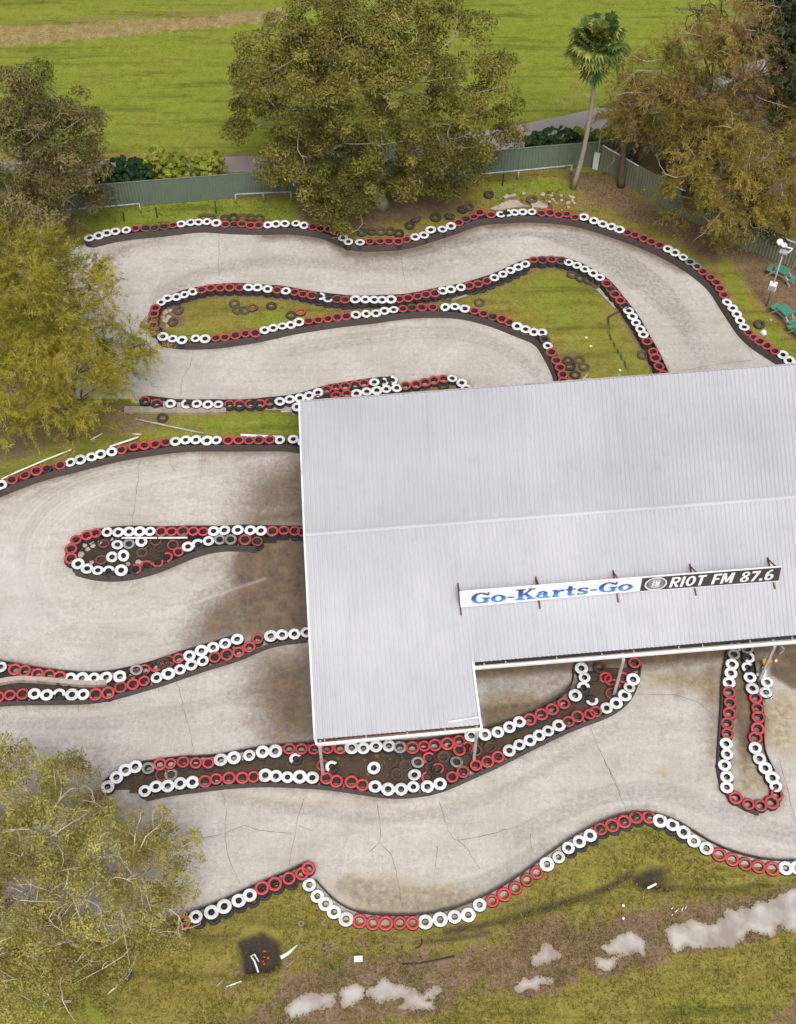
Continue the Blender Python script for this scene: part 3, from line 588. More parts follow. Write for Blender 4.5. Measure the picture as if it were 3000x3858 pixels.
# ------------------------------------------------------------------ infield patches
def patch(name, poly, z, mat, paints=(), base=(0, 0, .2, 0), r=.15, bumpy=.03, **k):
    IP, IQ = clip_grid(poly, r); I4 = np.tile(np.array(base, float), (len(IP), 1))
    for ch, kind_, pts, a_, b_, v in paints: put(I4, ch, pmask(IP, pts, a_) if kind_ == 'p' else lmask(IP, pts, a_, b_), v)
    d = seg_dist(IP, np.vstack([poly, poly[:1]]))
    zz = z + np.minimum(d, .5) * .12 + RNG.normal(0, bumpy * .3, len(IP)) * np.minimum(d * 3, 1)
    return mesh_np(name, np.column_stack([IP, zz]), IQ, M[mat], attrs={'paint': ('FLOAT_COLOR', 'POINT', I4)}, smooth=True, kind='structure', **k)
iu, il = line_of('island_up'), line_of('island_low')
poly_i2 = np.vstack([iu, wp([(1420, 800), (1205, 830)]), il[::-1]])
patch('infield_grass', poly_i2, .02, 'ground', [
    (2, 'p', wp([(1000,640),(1150,570),(1290,620),(1380,780),(1230,800),(1180,690)]), .6, 0, .50), (2, 'p', wp([(500,690),(640,655),(640,680),(540,700)]), .4, 0, .8),
    (1, 'p', wp([(1000,640),(1140,600),(1200,650),(1220,720),(1120,690)]), .9, 0, .35),
    (0, 'l', iu, .35, .5, .6), (0, 'l', il, .3, .4, .5), (0, 'p', wp([(330,650),(395,620),(400,700),(340,700)]), .5, 0, .75), (0, 'p', wp([(560,625),(760,640),(760,650),(620,655)]), .4, 0, .7),
    (3, 'l', wp([(555,305),(490,340),(495,440),(540,530),(600,630),(620,680)], 'F'), .03, .13, .9), (0, 'p', wp([(1190,740),(1240,740),(1250,810),(1200,815)]), .4, 0, .5)], (0, .15, .45, 0), label='grassy infield inside the looped tyre walls')
lo = line_of('loop_outer'); su = line_of('strip_upper')
poly_i1 = np.vstack([wp([(-160, 1040), (-160, 850), (60, 880), (150, 850), (280, 852)]), su[:12] + [0, -.25], wp([(640, 885), (700, 900), (700, 945), (640, 936)]), lo[::-1]])
patch('infield_grass', poly_i1, .02, 'ground', [
    (2, 'p', wp([(420,890),(660,880),(660,930),(440,925)]), .3, 0, .7), (0, 'p', wp([(-160,850),(330,850),(400,880),(330,930),(150,960),(-160,1060)]), .6, 0, .55),
    (3, 'p', wp([(-160,850),(160,850),(190,940),(60,985),(-160,1020)]), 1.0, 0, .45), (0, 'l', lo, .3, .4, .55), (1, 'p', wp([(450,890),(640,885),(640,920),(460,925)]), .5, 0, .4)], (0, .1, .5, 0), label='grass wedge between the upper and middle straights')
s2 = line_of('strip_second')
patch('infield_grass', np.vstack([s2[4:], wp([(1010, 850), (800, 850)])]), .02, 'ground', [(0, 'l', s2, .3, .4, .7)], (0, .3, .4, 0), label='small brown grass patch at the far eave')
hs_, hc = line_of('hairpin_straight'), line_of('hairpin_curve')
patch('hairpin_floor', np.vstack([hs_, hc[::-1]]), .02, 'ground', [], (.9, 0, 0, .86), label='dark muddy floor of the junk-filled hairpin')
pu, pl_ = line_of('post_upper'), line_of('post_lower')
patch('debris_floor', np.vstack([pu, pl_[::-1]]), .02, 'ground', [(0, 'p', wp([(690,1600),(870,1600),(870,1670),(700,1680)]), .5, 0, .85), (0, 'p', wp([(380,1615),(640,1610),(640,1660),(380,1660)]), .3, 0, .75)], (.9, 0, 0, .70), label='leaf-strewn dirt between the post rows')
du, dl_ = line_of('double_upper'), line_of('double_lower')
patch('median_dirt', np.vstack([du, dl_[:21][::-1]]), .02, 'ground', [], (.9, 0, 0, .82), label='dark dirt between the double tyre rows')
pa, pb = line_of('peninsula_left'), line_of('peninsula_right')
patch('peninsula_floor', np.vstack([pa, pb[::-1]]), .02, 'concrete', [(0, 'p', wp([(1550,1390),(1620,1380),(1620,1560),(1590,1660),(1560,1560)]), .4, 0, 1.0), (3, 'p', wp([(1560,1560),(1640,1620),(1650,1700),(1570,1700)]), .5, 0, .9)], (.35, 0, 0, .5), label='stained concrete inside the peninsula')

# ------------------------------------------------------------------ puddles
PUD = []
def puddle(pts, lab, c=None, z=.022):
    L_ = wp(pts, c); q = []
    for a_, b_ in zip(L_, np.roll(L_, -1, 0)):
        m_ = max(2, int(np.hypot(*(b_ - a_)) / .12)); v = b_ - a_; nn = np.array([-v[1], v[0]]) / (np.hypot(*v) + 1e-9)
        q += [a_ + v * j / m_ + nn * RNG.normal(0, .075) for j in range(m_)]
    q = np.array(q); q = (np.roll(q, 1, 0) + q * 2 + np.roll(q, -1, 0)) / 4; PUD.append(q)
    c_ = q.mean(0); q2 = []
    t_ = np.roll(q, -1, 0) - np.roll(q, 1, 0); nn = np.column_stack([t_[:, 1], -t_[:, 0]]) / (np.linalg.norm(t_, axis=1)[:, None] + 1e-9)
    area = .5 * np.sum(q[:, 0] * np.roll(q[:, 1], -1) - np.roll(q[:, 0], -1) * q[:, 1]); q2 = q + nn * .12 * (1 if area > 0 else -1)
    GP, GQ = clip_grid(q2, .05); d_ = seg_dist(GP, np.vstack([q, q[:1]])); sd_ = np.where(inside(GP, q), d_, -d_)
    o = mesh_np('puddle', np.column_stack([GP, np.full(len(GP), z)]), GQ, M['puddle'], attrs={'shore': ('FLOAT', 'POINT', np.clip(.5 + sd_ / .5, 0, 1))}); tag(o, lab, kind='structure')
puddle([(120,1600),(150,1590),(235,1520),(370,1510),(420,1500),(425,1530),(415,1600),(330,1610),(240,1640),(150,1665)], 'leftmost pale muddy puddle', 'K')
puddle([(490,1480),(560,1445),(625,1465),(635,1500),(570,1565),(490,1590)], 'small pale puddle beside the largest middle one', 'K')
puddle([(635,1500),(680,1450),(780,1410),(830,1450),(930,1480),(1000,1530),(1110,1455),(1120,1480),(1060,1520),(1000,1545),(1075,1570),(1040,1595),(960,1590),(900,1610),(860,1600),(905,1570),(890,1520),(720,1545)], 'ragged pale puddle in the middle of the mud belt', 'K')
puddle([(5,1270),(95,1190),(150,1210),(200,1255),(150,1300),(90,1325),(20,1310)], 'oval pale puddle', 'L')
puddle([(-110,1470),(-60,1430),(0,1420),(110,1410),(155,1425),(60,1450),(30,1475),(-20,1470),(-60,1490)], 'thin pale puddle below the oval one', 'L')
puddle([(415,1275),(470,1290),(565,1280),(540,1320),(490,1350),(440,1340)], 'small notched pale puddle', 'L')
puddle([(450,1220),(540,1165),(640,1110),(680,1150),(725,1180),(740,1230),(720,1270),(680,1230),(580,1250),(500,1260)], 'winged pale puddle', 'L')
puddle([(870,1090),(910,1060),(960,1090),(1010,1050),(1080,1040),(1150,1075),(1230,1040),(1260,970),(1350,970),(1450,915),(1490,950),(1560,900),(1640,860),(1720,830),(1800,800),(1800,1150),(1640,1090),(1560,1060),(1540,1145),(1450,1100),(1370,1100),(1300,1200),(1180,1190),(1090,1225),(1010,1180),(960,1180),(940,1240),(900,1230)], 'largest grey-brown puddle at the right edge', 'L')

# ------------------------------------------------------------------ tyres
RO = .297
def tyre_profile(hole):
    h = TH_
    return [(hole, .03), (hole + .012, h - .012), (hole + .05, h), (RO - .045, h), (RO - .014, h - .016), (RO, h - .042), (RO, .035), (RO - .02, .008), (hole + .05, .004), (hole, .03)]
def tyre_mesh(name, hole, mats_, half=False, n=20):
    b = MB(); b.lathe(tyre_profile(hole), n=n, mats=[1, 0, 0, 0, 1, 1, 1, 1, 1])
    if half:
        b.m = [1 if (i // 9) >= int(n * .58) else m_ for i, m_ in enumerate(b.m)]
    me = bpy.data.meshes.new(name); me.from_pydata(b.v, [], b.f)
    for m_ in mats_: me.materials.append(m_)
    me.polygons.foreach_set('material_index', b.m); me.polygons.foreach_set('use_smooth', [True] * len(b.f)); me.update()
    return me, b
TM = {}; TB = {}
for k_, hole, mm in (('W', .118, 'white'), ('R', .168, 'red'), ('w', .15, 'dimwhite'), ('r', .19, 'dimred'), ('P', .13, 'white'), ('Q', .172, 'red'), ('K', .16, 'oldrubber'), ('B', .15, 'rubber')):
    TM[k_], TB[k_] = tyre_mesh('tyre_' + mm, hole, [M[mm], M['rubber'] if k_ != 'K' else M['oldrubber']], k_ in 'PQ')
CN = dict(W='white', R='red', w='dirty white', r='faded red', P='half-painted white', Q='half-painted red', K='bare black')
ORD = ['first', 'second', 'third', 'fourth', 'fifth', 'sixth', 'seventh', 'eighth', 'ninth', 'tenth', 'eleventh', 'twelfth']
NEAR = ['front_right', 'front_left', 'post_lower', 'post_upper', 'peninsula_left', 'peninsula_right', 'double_lower', 'double_upper', 'hairpin_curve', 'hairpin_straight', 'loop_outer']
proto = {}
def new_obj(name, me, parent=None):
    o = bpy.data.objects.new(name, me); col.objects.link(o)
    if parent: o.parent = parent
    return o
count_near = 0
def jit(loc):
    return (loc[0] + random.gauss(0, .016), loc[1] + random.gauss(0, .016), random.uniform(0, 6.28), random.gauss(0, .045), random.gauss(0, .045), random.choice([.93, .97, .99, 1, 1.02, 1.05, 1.08]))
for key in NEAR:
    d = ROWS[key]; seen = {}; runs_seen = []
    for loc, cc, ri, i, n in RP[key]:
        base = 'white' if cc in 'WwP' else 'red' if cc in 'RrQ' else 'black'
        if ri not in seen: seen[ri] = 1 + sum(1 for q in runs_seen if q == base); runs_seen.append(base)
        start = 'top' if d.get('top') else 'left'
        lab = f"{ORD[i]} {CN[cc]} tyre stack from {start} in {ORD[seen[ri] - 1]} {base} run, {d['ph']}"
        x, y, rz, tx, ty, sc = jit(loc)
        if d['n'] == 1:
            o = new_obj('tyre', TM[cc]); o.location = (x, y, 0); o.rotation_euler = (tx * .3, ty * .3, rz); o.scale = (sc, sc, 1)
            tag(o, lab.replace('tyre stack', 'single tyre'), 'tyre', 'painted tyres lining the track')
        else:
            o = empty('tyre_stack', (x, y, 0), rz); tag(o, lab, 'tyre stack', 'painted tyres lining the track')
            for lv in range(d['n']):
                top = lv == d['n'] - 1
                c_ = new_obj('painted_tyre' if top else 'lower_tyre', TM[cc if top else 'B'], o)
                c_.location = (0, 0, lv * TH_) if top else (random.gauss(0, .02), random.gauss(0, .02), lv * TH_)
                c_.scale = (sc, sc, 1)
                if top: c_.rotation_euler = (tx, ty, 0)
        count_near += 1
print('near stacks', count_near)
# the rows farther off: one joined mesh
VV = []; FF = []; MM = []; off = 0
SL = ['white', 'red', 'dimwhite', 'dimred', 'oldrubber', 'rubber']; SI = dict(W=0, R=1, w=2, r=3, P=0, Q=1, K=4, B=5)
cnt = 0
for key in ROWS:
    if key in NEAR: continue
    for loc, cc, ri, i, n in RP[key]:
        cnt += 1
        x, y, rz, tx, ty, sc = jit(loc)
        for lv in range(ROWS[key]['n']):
            top = lv == ROWS[key]['n'] - 1; tb = TB[cc if top else 'B']
            v = np.array(tb.v) * (sc, sc, 1); c_, s_ = math.cos(rz), math.sin(rz)
            xx = v[:, 0] * c_ - v[:, 1] * s_; yy = v[:, 0] * s_ + v[:, 1] * c_
            zz = v[:, 2] + lv * TH_ + (tx * xx + ty * yy if top else 0)
            VV.append(np.column_stack([xx + x, yy + y, zz])); FF.append(np.array(tb.f) + off); off += len(v)
            MM.append([SI[cc if top else 'B'] if q == 0 else 5 for q in tb.m])
mesh_np('tyre_barrier', np.vstack(VV), np.vstack(FF), [M[q] for q in SL], fmat=np.concatenate(MM), smooth=True, kind='stuff',
        label='far red and white tyre walls around the upper loops of the track', cat='tyre barrier', group='painted tyres lining the track')
print('far stacks', cnt)

# rubber belting along the track side of each row
BL = dict(outer='black rubber belt along the outer wall under the trees', island_low='rubber belt under the lower row of the looped infield', island_up='rubber belt round the upper row of the looped infield',
          strip_upper='rubber belt on the wall just above the far eave grass', loop_outer='rubber belt below the wall by the feathery tree', hairpin_straight='rubber belt round the nose of the junk-filled hairpin',
          hairpin_curve='rubber belt on the curved side of the junk-filled hairpin', double_upper='rubber belt above the double barrier', double_lower='rubber belt below the double barrier',
          post_upper='rubber belt above the row along the shelter posts', post_lower='rubber belt below the row along the shelter posts', peninsula_left='rubber belt round the left side of the peninsula',
          peninsula_right='rubber belt on the right side of the peninsula', front_left='rubber belt above the front barrier left of its notch', front_right='rubber belt above the front barrier by the puddles')
def resample(L_, step):
    s_ = np.concatenate([[0], np.cumsum(np.hypot(*np.diff(L_, axis=0).T))]); m_ = max(3, int(s_[-1] / step)); u = np.linspace(0, s_[-1], m_)
    return np.column_stack([np.interp(u, s_, L_[:, 0]), np.interp(u, s_, L_[:, 1])])
def smooth_line(L_, k_=2):
    for _ in range(k_):
        q = L_.copy(); q[1:-1] = (L_[:-2] + 2 * L_[1:-1] + L_[2:]) / 4; L_ = q
    return L_
def belt(key, side, dist=.33, z1=None, name='rubber_belt', label=None):
    L_ = smooth_line(resample(smooth_line(line_of(key), 2), .3), 3)
    t_ = np.gradient(L_, axis=0); t_ /= np.linalg.norm(t_, axis=1)[:, None]; nn = np.column_stack([-t_[:, 1], t_[:, 0]]) * side
    z1 = z1 or ROWS[key]['n'] * TH_ - .035
    V = []
    for i, (p_, q) in enumerate(zip(L_, nn)):
        a_ = p_ + q * (dist + .06); b_ = p_ + q * dist; c_ = p_ + q * (dist - .03)
        zt = z1 + .025 * math.sin(i * .7) + .012 * math.sin(i * 2.3)
        V += [(*a_, 0), (*b_, zt), (*c_, zt), (*(p_ + q * (dist - .02)), 0)]
    Fc = []
    for i in range(len(L_) - 1):
        for j in range(3): Fc.append((4 * i + j, 4 * i + j + 1, 4 * i + 5 + j, 4 * i + 4 + j))
    Fc += [(0, 1, 2, 3), tuple(4 * (len(L_) - 1) + j for j in (3, 2, 1, 0))]
    mesh_np(name, V, Fc, M['belt'], label=label or BL[key], cat='rubber belt', group='rubber belts along the tyre walls')
for k_ in BL: belt(k_, ROWS[k_]['belt'], z1=.24 if k_ == 'front_right' else None)
# kerb strip between the double rows and at the strip
def kerb(pts, wd, h, mat, label, c=None, cat='kerb'):
    L_ = resample(wp(pts, c), .4); b = MB()
    for a_, q in zip(L_[:-1], L_[1:]): b.bar((*a_, h / 2 + .02), (*q, h / 2 + .02), wd, h)
    return b.build('kerb', M[mat], label=label, cat=cat)
kerb([(-60,1000),(30,975),(110,962),(220,965),(350,975),(500,990),(620,995),(690,985)], .22, .30, 'stone', 'pale kerb strip between the double tyre rows', 'G')
kerb([(800,935),(1000,940),(1200,945),(1450,940)], .34, .22, 'timber', 'weathered sleeper edging below the upper strip wall', 'D', 'timber edging')
kerb([(690,770),(1420,690)], .0, .0, 'stone', '', 'F') if False else None

# ------------------------------------------------------------------ loose tyres
def loose(c, x, y, lab, k_='K', z=.02, tilt=None, sc=1.0):
    o = new_obj('loose_tyre', TM[k_]); p_ = cp(c, x, y, z + .1)
    t_ = tilt or (random.gauss(0, .08), random.gauss(0, .08))
    o.location = (p_[0], p_[1], z + abs(t_[0]) * .28); o.rotation_euler = (t_[0], t_[1], random.uniform(0, 6.28)); o.scale = (sc, sc, 1)
    tag(o, lab, 'tyre', 'loose tyres lying about'); return o
loose('B', 925, 1440, 'black tyre lying lowest on the slope under the big tree'); loose('B', 1090, 1388, 'dark tyre half sunk in grass under the big tree', sc=1.1)
loose('B', 965, 1418, 'black tyre tipped up beside the lowest one under the big tree', tilt=(.6, .2)); loose('B', 1180, 1390, 'part-buried brown tyre just above two white stacks', tilt=(.4, 0))
loose('B', 1262, 1340, 'left one of two touching black tyres on the grassy slope'); loose('B', 1302, 1320, 'right one of two touching black tyres on the grassy slope')
loose('C', 10, 1275, 'black tyre with green grass growing in it beside pale slabs', sc=1.1); loose('B', 1432, 1245, 'reddish-brown tyre ring in grass near the white rail')
for i, (x, y) in enumerate([(1300, 1390), (1352, 1390)]): loose('A', x, y, 'bare black tyre behind the second white run of the outer wall')
for x, y in [(1440,1404),(1495,1400),(1550,1397),(1605,1400),(1660,1402)]: loose('A', x, y - 8, 'brown bare tyre behind the second red run of the outer wall')
for x, y in [(620,1485),(680,1480),(740,1478),(800,1480),(855,1490)]: loose('B', x, y, 'half-buried brown tyre behind the red run under the big tree')
loose('D', 1145, 290, 'upper bare tyre among rubble at the island nose', tilt=(.3, .2)); loose('D', 1108, 365, 'lower bare tyre among rubble at the island nose', tilt=(.2, -.3))
for x, y in [(1500,245),(1520,287),(1563,290)]: loose('D', x, y, 'brown tyre in the heap on the looped infield')
loose('D', 1615, 272, 'red-rimmed tyre on the heap in the looped infield', 'r'); loose('D', 1040, 976, 'grey tyre ring in grass below the sleeper edging')
loose('E', 40, 262, 'faint brown tyre alone right of the infield heap'); loose('E', 165, 320, 'dark grey tyre touching a red one in the narrow infield'); loose('E', 225, 300, 'red tyre lying alone in the narrow infield', 'R')
loose('E', 1160, 212, 'grey tyre where the two infield walls come closest'); loose('E', 1370, 238, 'black tyre on the grass right of the infield narrows'); loose('E', 1140, 772, 'brown tyre ring at the far eave grass')
for x, y in [(263,60),(318,80),(372,98),(418,118)]: loose('F', x, y, 'bare brown tyre just inside the infield wall')
loose('F', 715, 573, 'single grey tyre beside the wall right of the infield drain'); loose('F', 252, 645, 'thick black tyre in the pile by the far eave', 'B', sc=1.05)
for x, y in [(240,610),(310,605),(340,650),(285,700)]: loose('F', x, y, 'bare brown tyre ring in the pile by the far eave', 'K')
loose('F', 1465, 375, 'grass-filled tyre ring beside the outer wall near tables')
for x, y, lab, k_ in [(663,85,'faded red tyre loose in the hairpin','r'),(750,93,'leftmost dirty white tyre loose in the hairpin','W'),(825,85,'middle dirty white tyre loose in the hairpin','w'),(905,72,'clean white tyre loose in the hairpin, upper right','W'),
    (995,65,'dark reddish tyre loose right of the clean white one','r'),(1020,108,'black tyre loose under the dark reddish one','K'),(1108,92,'small red tyre loose near the hairpin wall','r'),(910,137,'plain black tyre loose mid-hairpin','K'),
    (718,170,'lower white tyre loose in the hairpin','W'),(648,190,'dim red tyre near the lower white one','r')]: loose('G', x, y, lab, k_)
loose('G', 787, 166, 'white tyre leaning on its side in the hairpin', 'W', tilt=(.75, .3)); loose('G', 872, 893, 'grey ringed tyre on the half-painted red run', 'w', z=.31); loose('G', 1045, 845, 'black tyre among the half-painted red run', 'K', z=.31)
for x, y, lab, k_ in [(697,1520,'big white tyre alone on the dirt below the shelter edge','W'),(368,1502,'red tyre round the left shelter post','R'),(425,1512,'half-painted white tyre beside the left shelter post','P'),
    (1240,1405,'red tyre below the red run left of the notch post','R'),(1295,1388,'half-painted red tyre next to the notch post','Q'),(1343,1405,'faded red tyre round the notch post','r'),(975,1485,'dirty white tyre in the dark tyre pile','w'),
    (1220,1485,'dirty white tyre right of the dark tyre pile','w'),(1047,1455,'red tyre on top of the dark pile','Q'),(905,1440,'small black tyre at the left of the dark pile','K'),(1140,1447,'black tyre with a muddy centre in the dark pile','K'),
    (1060,1520,'black tyre in the middle of the dark pile','K'),(1105,1525,'half-painted red tyre in the dark pile','Q'),(895,1502,'black tyre with a red speck at the pile edge','K'),(1440,1385,'black tyre right of the notch post','K'),
    (957,1567,'white tyre stacked behind the front white run','W'),(1040,1578,'half-painted red tyre behind the front white run','Q'),(195,1462,'half-painted white tyre by the dirt strip','P'),(840,1560,'muddy tyre at the front of the dark pile','K')]:
    loose('H', x, y, lab, k_, z=.02 if k_ in 'K' else .12)
for x, y, lab, k_ in [(480,942,'left red tyre of the pair under the eave','R'),(505,958,'second red tyre of the pair under the eave','Q'),(590,940,'half-hidden red tyre behind the middle post','R'),(530,985,'half-painted red tyre at the middle post foot','Q'),(515,1042,'dim red tyre below the middle post','r'),
    (390,1090,'half-painted white tyre on the dirt under the eave','P'),(440,880,'black tyre in the dark under the eave','K'),(405,945,'black tyre beside the top white stacks','K')]: loose('I', x, y, lab, k_)
loose('I', 1512, 972, 'white tyre on the small stub wall, upper of two', 'W', z=.17); loose('I', 1505, 1038, 'white tyre on the small stub wall, lower of two', 'W', z=.17)
loose('G', 1035, 1562, 'dim red tyre between the rows left of the shelter', 'r'); loose('G', 1095, 1562, 'grey tyre between the rows left of the shelter', 'w')
# half-sunk second row behind the front and infield walls
for x, y in [(1255,1012),(1352,983),(1435,943),(1520,910),(1600,875)]: loose('J', x + 16, y + 34, 'bare black tyre tucked behind the front-left white run', 'B', z=-.03)
for x, y in [(-20,828),(62,795),(150,765)]: loose('K', x + 16, y + 34, 'bare black tyre tucked behind the front-left red run', 'B', z=-.03)
for x, y in [(243,570),(312,530),(382,490),(450,447),(523,425),(600,398),(675,373),(755,370)]: loose('L', x + 10, y + 26, 'bare black tyre tucked under the front bulge', 'B', z=-.08)
for x, y in [(828,393),(908,423),(980,470)]: loose('L', x - 8, y + 28, 'bare black tyre below the white run on the front bulge', 'B', z=-.08)
for x, y in [(345,228),(400,240),(455,245),(510,250),(565,248),(620,248)]: loose('E', x, y + 4, 'bare black tyre behind the infield narrows wall', 'B')
for x, y in [(1330,155),(1385,142),(1440,122),(1495,98),(1550,78),(1600,55),(1645,35)]: loose('E', x, y + 4, 'bare black tyre behind the rising infield wall', 'B')

# ------------------------------------------------------------------ kart shelter
zf, zr, zn = 3.20, 3.86, 3.00
def ext(a_, b_, m_): a_, b_ = np.array(a_), np.array(b_); d = (b_ - a_); return b_ + d / np.linalg.norm(d) * m_
A0 = at(1131, 1515, zf); A1 = ext(A0, at(3000, 1374, zf), 9); R0 = at(1151, 2013, zr); R1 = ext(R0, at(3000, 1871, zr), 9)
B0 = at(1191, 2786, zn); B1 = at(1813, 2731, zn)
dn = np.linalg.norm(B0[:2] - R0[:2])
z2 = zn + (zr - zn) * .33
N0 = at(1783, 2496, z2); N1 = ext(N0, at(3000, 2393, z2), 9)
LEN = np.linalg.norm(R1 - R0); tn = np.linalg.norm(B1 - B0) / LEN
pitch = .20; nr_ = int(LEN / pitch); prof = [(0, 0), (.42, 0), (.54, 1), (.86, 1)]
ss = [((k_ + u) * pitch / LEN, h) for k_ in range(nr_) for u, h in prof]
def lerp(a_, b_, t_): return np.array(a_) * (1 - t_) + np.array(b_) * t_
shelter = empty('kart_shelter', (R0[0], R0[1], 0), label='long pale corrugated-roof kart shelter on posts with a notched near eave', cat='shelter')
sl_ = np.array([R0[0], R0[1], 0])
def sheet(pairs, name):
    V = []; Fc = []
    for i, (p_, q, h) in enumerate(pairs):
        for r_ in (p_, q): V.append(np.array(r_) + (0, 0, h * .030) - sl_)
        if i: Fc.append((2 * i - 2, 2 * i - 1, 2 * i + 1, 2 * i))
    o = mesh_np(name, V, Fc, M['roof'], shelter); sm = o.modifiers.new('thickness', 'SOLIDIFY'); sm.thickness = .006; sm.offset = -1
    return o
def nz(t_): return .5 - .5 * math.cos(t_ * 40)
sheet([(lerp(A0, A1, t_), lerp(R0, R1, t_), h) for t_, h in ss], 'roof_sheet')
sheet([(lerp(R0, R1, t_), lerp(B0, B1, t_ / tn), h) for t_, h in [q for q in ss if q[0] <= tn] + [(tn, 0)]], 'roof_sheet')
tN = tn; t_end = 1.0
sheet([(lerp(R0, R1, t_), lerp(N0, N1, (t_ - tN) / (1 - tN)), h) for t_, h in [(tn + 1e-5, 0)] + [q for q in ss if q[0] > tn]], 'roof_sheet')
rc = MB()
for s_ in (1, -1):
    d = (lerp(A0, R0, 0) - R0) if s_ > 0 else (B0 - R0); d = d / np.linalg.norm(d)
    V = [R0 + (0, 0, .056), R1 + (0, 0, .056), R1 + d * .14 + (0, 0, .036), R0 + d * .14 + (0, 0, .036)]
    rc.add(V, [(0, 1, 2, 3)])
rc.build('ridge_cap', M['roof'], shelter, loc=sl_).location = (0, 0, 0)
def part(mb, name, mat, **k):
    o = mb.build(name, M[mat], shelter, loc=sl_, **k); o.location = (0, 0, 0); return o
dx = np.array([-.05, 0, 0])
part(MB().bar(A0 + dx + (0, 0, .0), R0 + dx + (0, 0, .02), .09, .14), 'barge_board', 'whitemetal'); part(MB().bar(R0 + dx + (0, 0, .02), B0 + dx, .09, .14), 'barge_board', 'whitemetal')
part(MB().bar(A0 + (0, .07, -.06), A1 + (0, .07, -.06), .07, .12), 'eave_trim', 'greysteel')
G0 = at(1194, 2806, 2.90); G1 = at(1815, 2748, 2.90); G2 = at(1787, 2518, z2 - .12); G3 = ext(G2, at(3000, 2419, z2 - .12), 9)
GU = [part(MB().bar(G0, G1, .11, .12), 'gutter', 'whitemetal'), part(MB().bar(G2, G3, .11, .12), 'gutter', 'whitemetal')]
part(MB().bar(N0 + (-.02, 0, .02), B1 + (-.02, 0, .05), .09, .12), 'notch_trim', 'whitemetal'); part(MB().bar(B1 + (0, .05, .03), G1, .09, .10), 'notch_trim', 'whitemetal'); part(MB().bar(N0, G2, .09, .10), 'notch_trim', 'whitemetal')
part(MB().bar(B0 + (-.03, 0, 0), G0, .09, .10), 'barge_board', 'whitemetal')
part(MB().bar(B0 + (0, .03, -.10), B1 + (0, .03, -.10), .05, .15), 'eave_purlin', 'rust'); part(MB().bar(N0 + (0, .0, -.12), N1 + (0, .0, -.12), .05, .12), 'eave_purlin', 'darksteel_and_shade')  # right-hand purlin coloured dark to stand in for shade in the eave gap
part(MB().bar((B0 + G0) / 2 + (0, .03, -.12), (B1 + G1) / 2 + (0, .03, -.12), .05, .05), 'eave_rail', 'rust')
part(MB().bar((N0 + G2) / 2 + (0, -.0, -.10), (N1 + G3) / 2 + (0, 0, -.10), .05, .05), 'eave_rail', 'greysteel')
for gu, a_, b_, c_, d_, ts in ((GU[0], B0, B1, G0, G1, (.05, .3, .55, .78)), (GU[1], N0, N1, G2, G3, (.02, .06, .155, .24, .30, .385, .43, .52, .60, .70))):
    for t_ in ts: part(MB().bar(lerp(a_, b_, t_) + (0, .05, -.09), lerp(c_, d_, t_) + (0, 0, -.02), .05, .05), 'gutter_bracket', 'greysteel').parent = gu
# dark lining hung below the roof over the covered track
for tag_, quad in (('a', (A0, A1, N1, N0)),):
    pass
for px, py, zt in ((1206, 2812, 2.9), (1797, 2757, 2.9), (2350, 2484, z2 - .1), (2920, 2434, z2 - .1)):
    p_ = at(px, py, zt); d = p_ - np.array([0, 0, 0])
    b = MB(); b.box((p_[0], p_[1], zt / 2), (.12, .12, zt)); b.box((p_[0], p_[1], .01), (.3, .3, .03)); b.box((p_[0] , p_[1] + .15, zt - .05), (.08, .35, .08))
    part(b, 'post', 'greysteel')
for t_ in (.03, .30, .58, .86):
    p_ = lerp(A0, A1, t_); b = MB(); b.box((p_[0], p_[1] - .3, 1.55), (.12, .12, 3.1)); part(b, 'post', 'greysteel')
# bar lying on the roof by the notch
q0, q1 = at(1690, 2722, 3.14), at(1812, 2702, 3.14)
MB().bar(q0 + (0, 0, .02), q1 + (0, 0, .02), .07, .07).build('metal_bar', M['whitemetal'], label='short white metal bar lying on the roof at the notch corner', cat='metal bar')
# ------------------------------------------------------------------ sign board on the roof
def roof_z(x, y):
    d = np.array([B0[0] - R0[0], B0[1] - R0[1]]); L_ = np.linalg.norm(d); e_ = (R1 - R0)[:2]; e_ = e_ / np.linalg.norm(e_)
    nrm = np.array([e_[1], -e_[0]]); t_ = ((np.array([x, y]) - R0[:2]) @ nrm) / L_; return zr - (zr - zn) * t_
def sol(px, py, dz):
    z = 3.4
    for _ in range(8): p_ = at(px, py, z); z = roof_z(p_[0], p_[1]) + dz
    return at(px, py, z)
SB = {k_: sol(x, y, .16) for k_, x, y in (('bl', 1736, 2289), ('bm', 2411, 2227.5), ('br', 2934, 2188))}
SB.update({k_: at(x, y, SB[b_][2] + .98) for k_, x, y, b_ in (('tl', 1732, 2231, 'bl'), ('tm', 2421, 2176.5, 'bm'), ('tr', 2945, 2136, 'br'))})
sign = empty('sign_board', SB['bl'], label='long roof sign, white Go-Karts-Go half and dark RIOT FM half', cat='sign')
so_ = np.array(SB['bl'])
def pn(bl, br, tl): n_ = np.cross(np.array(br) - bl, np.array(tl) - bl); return n_ / np.linalg.norm(n_)
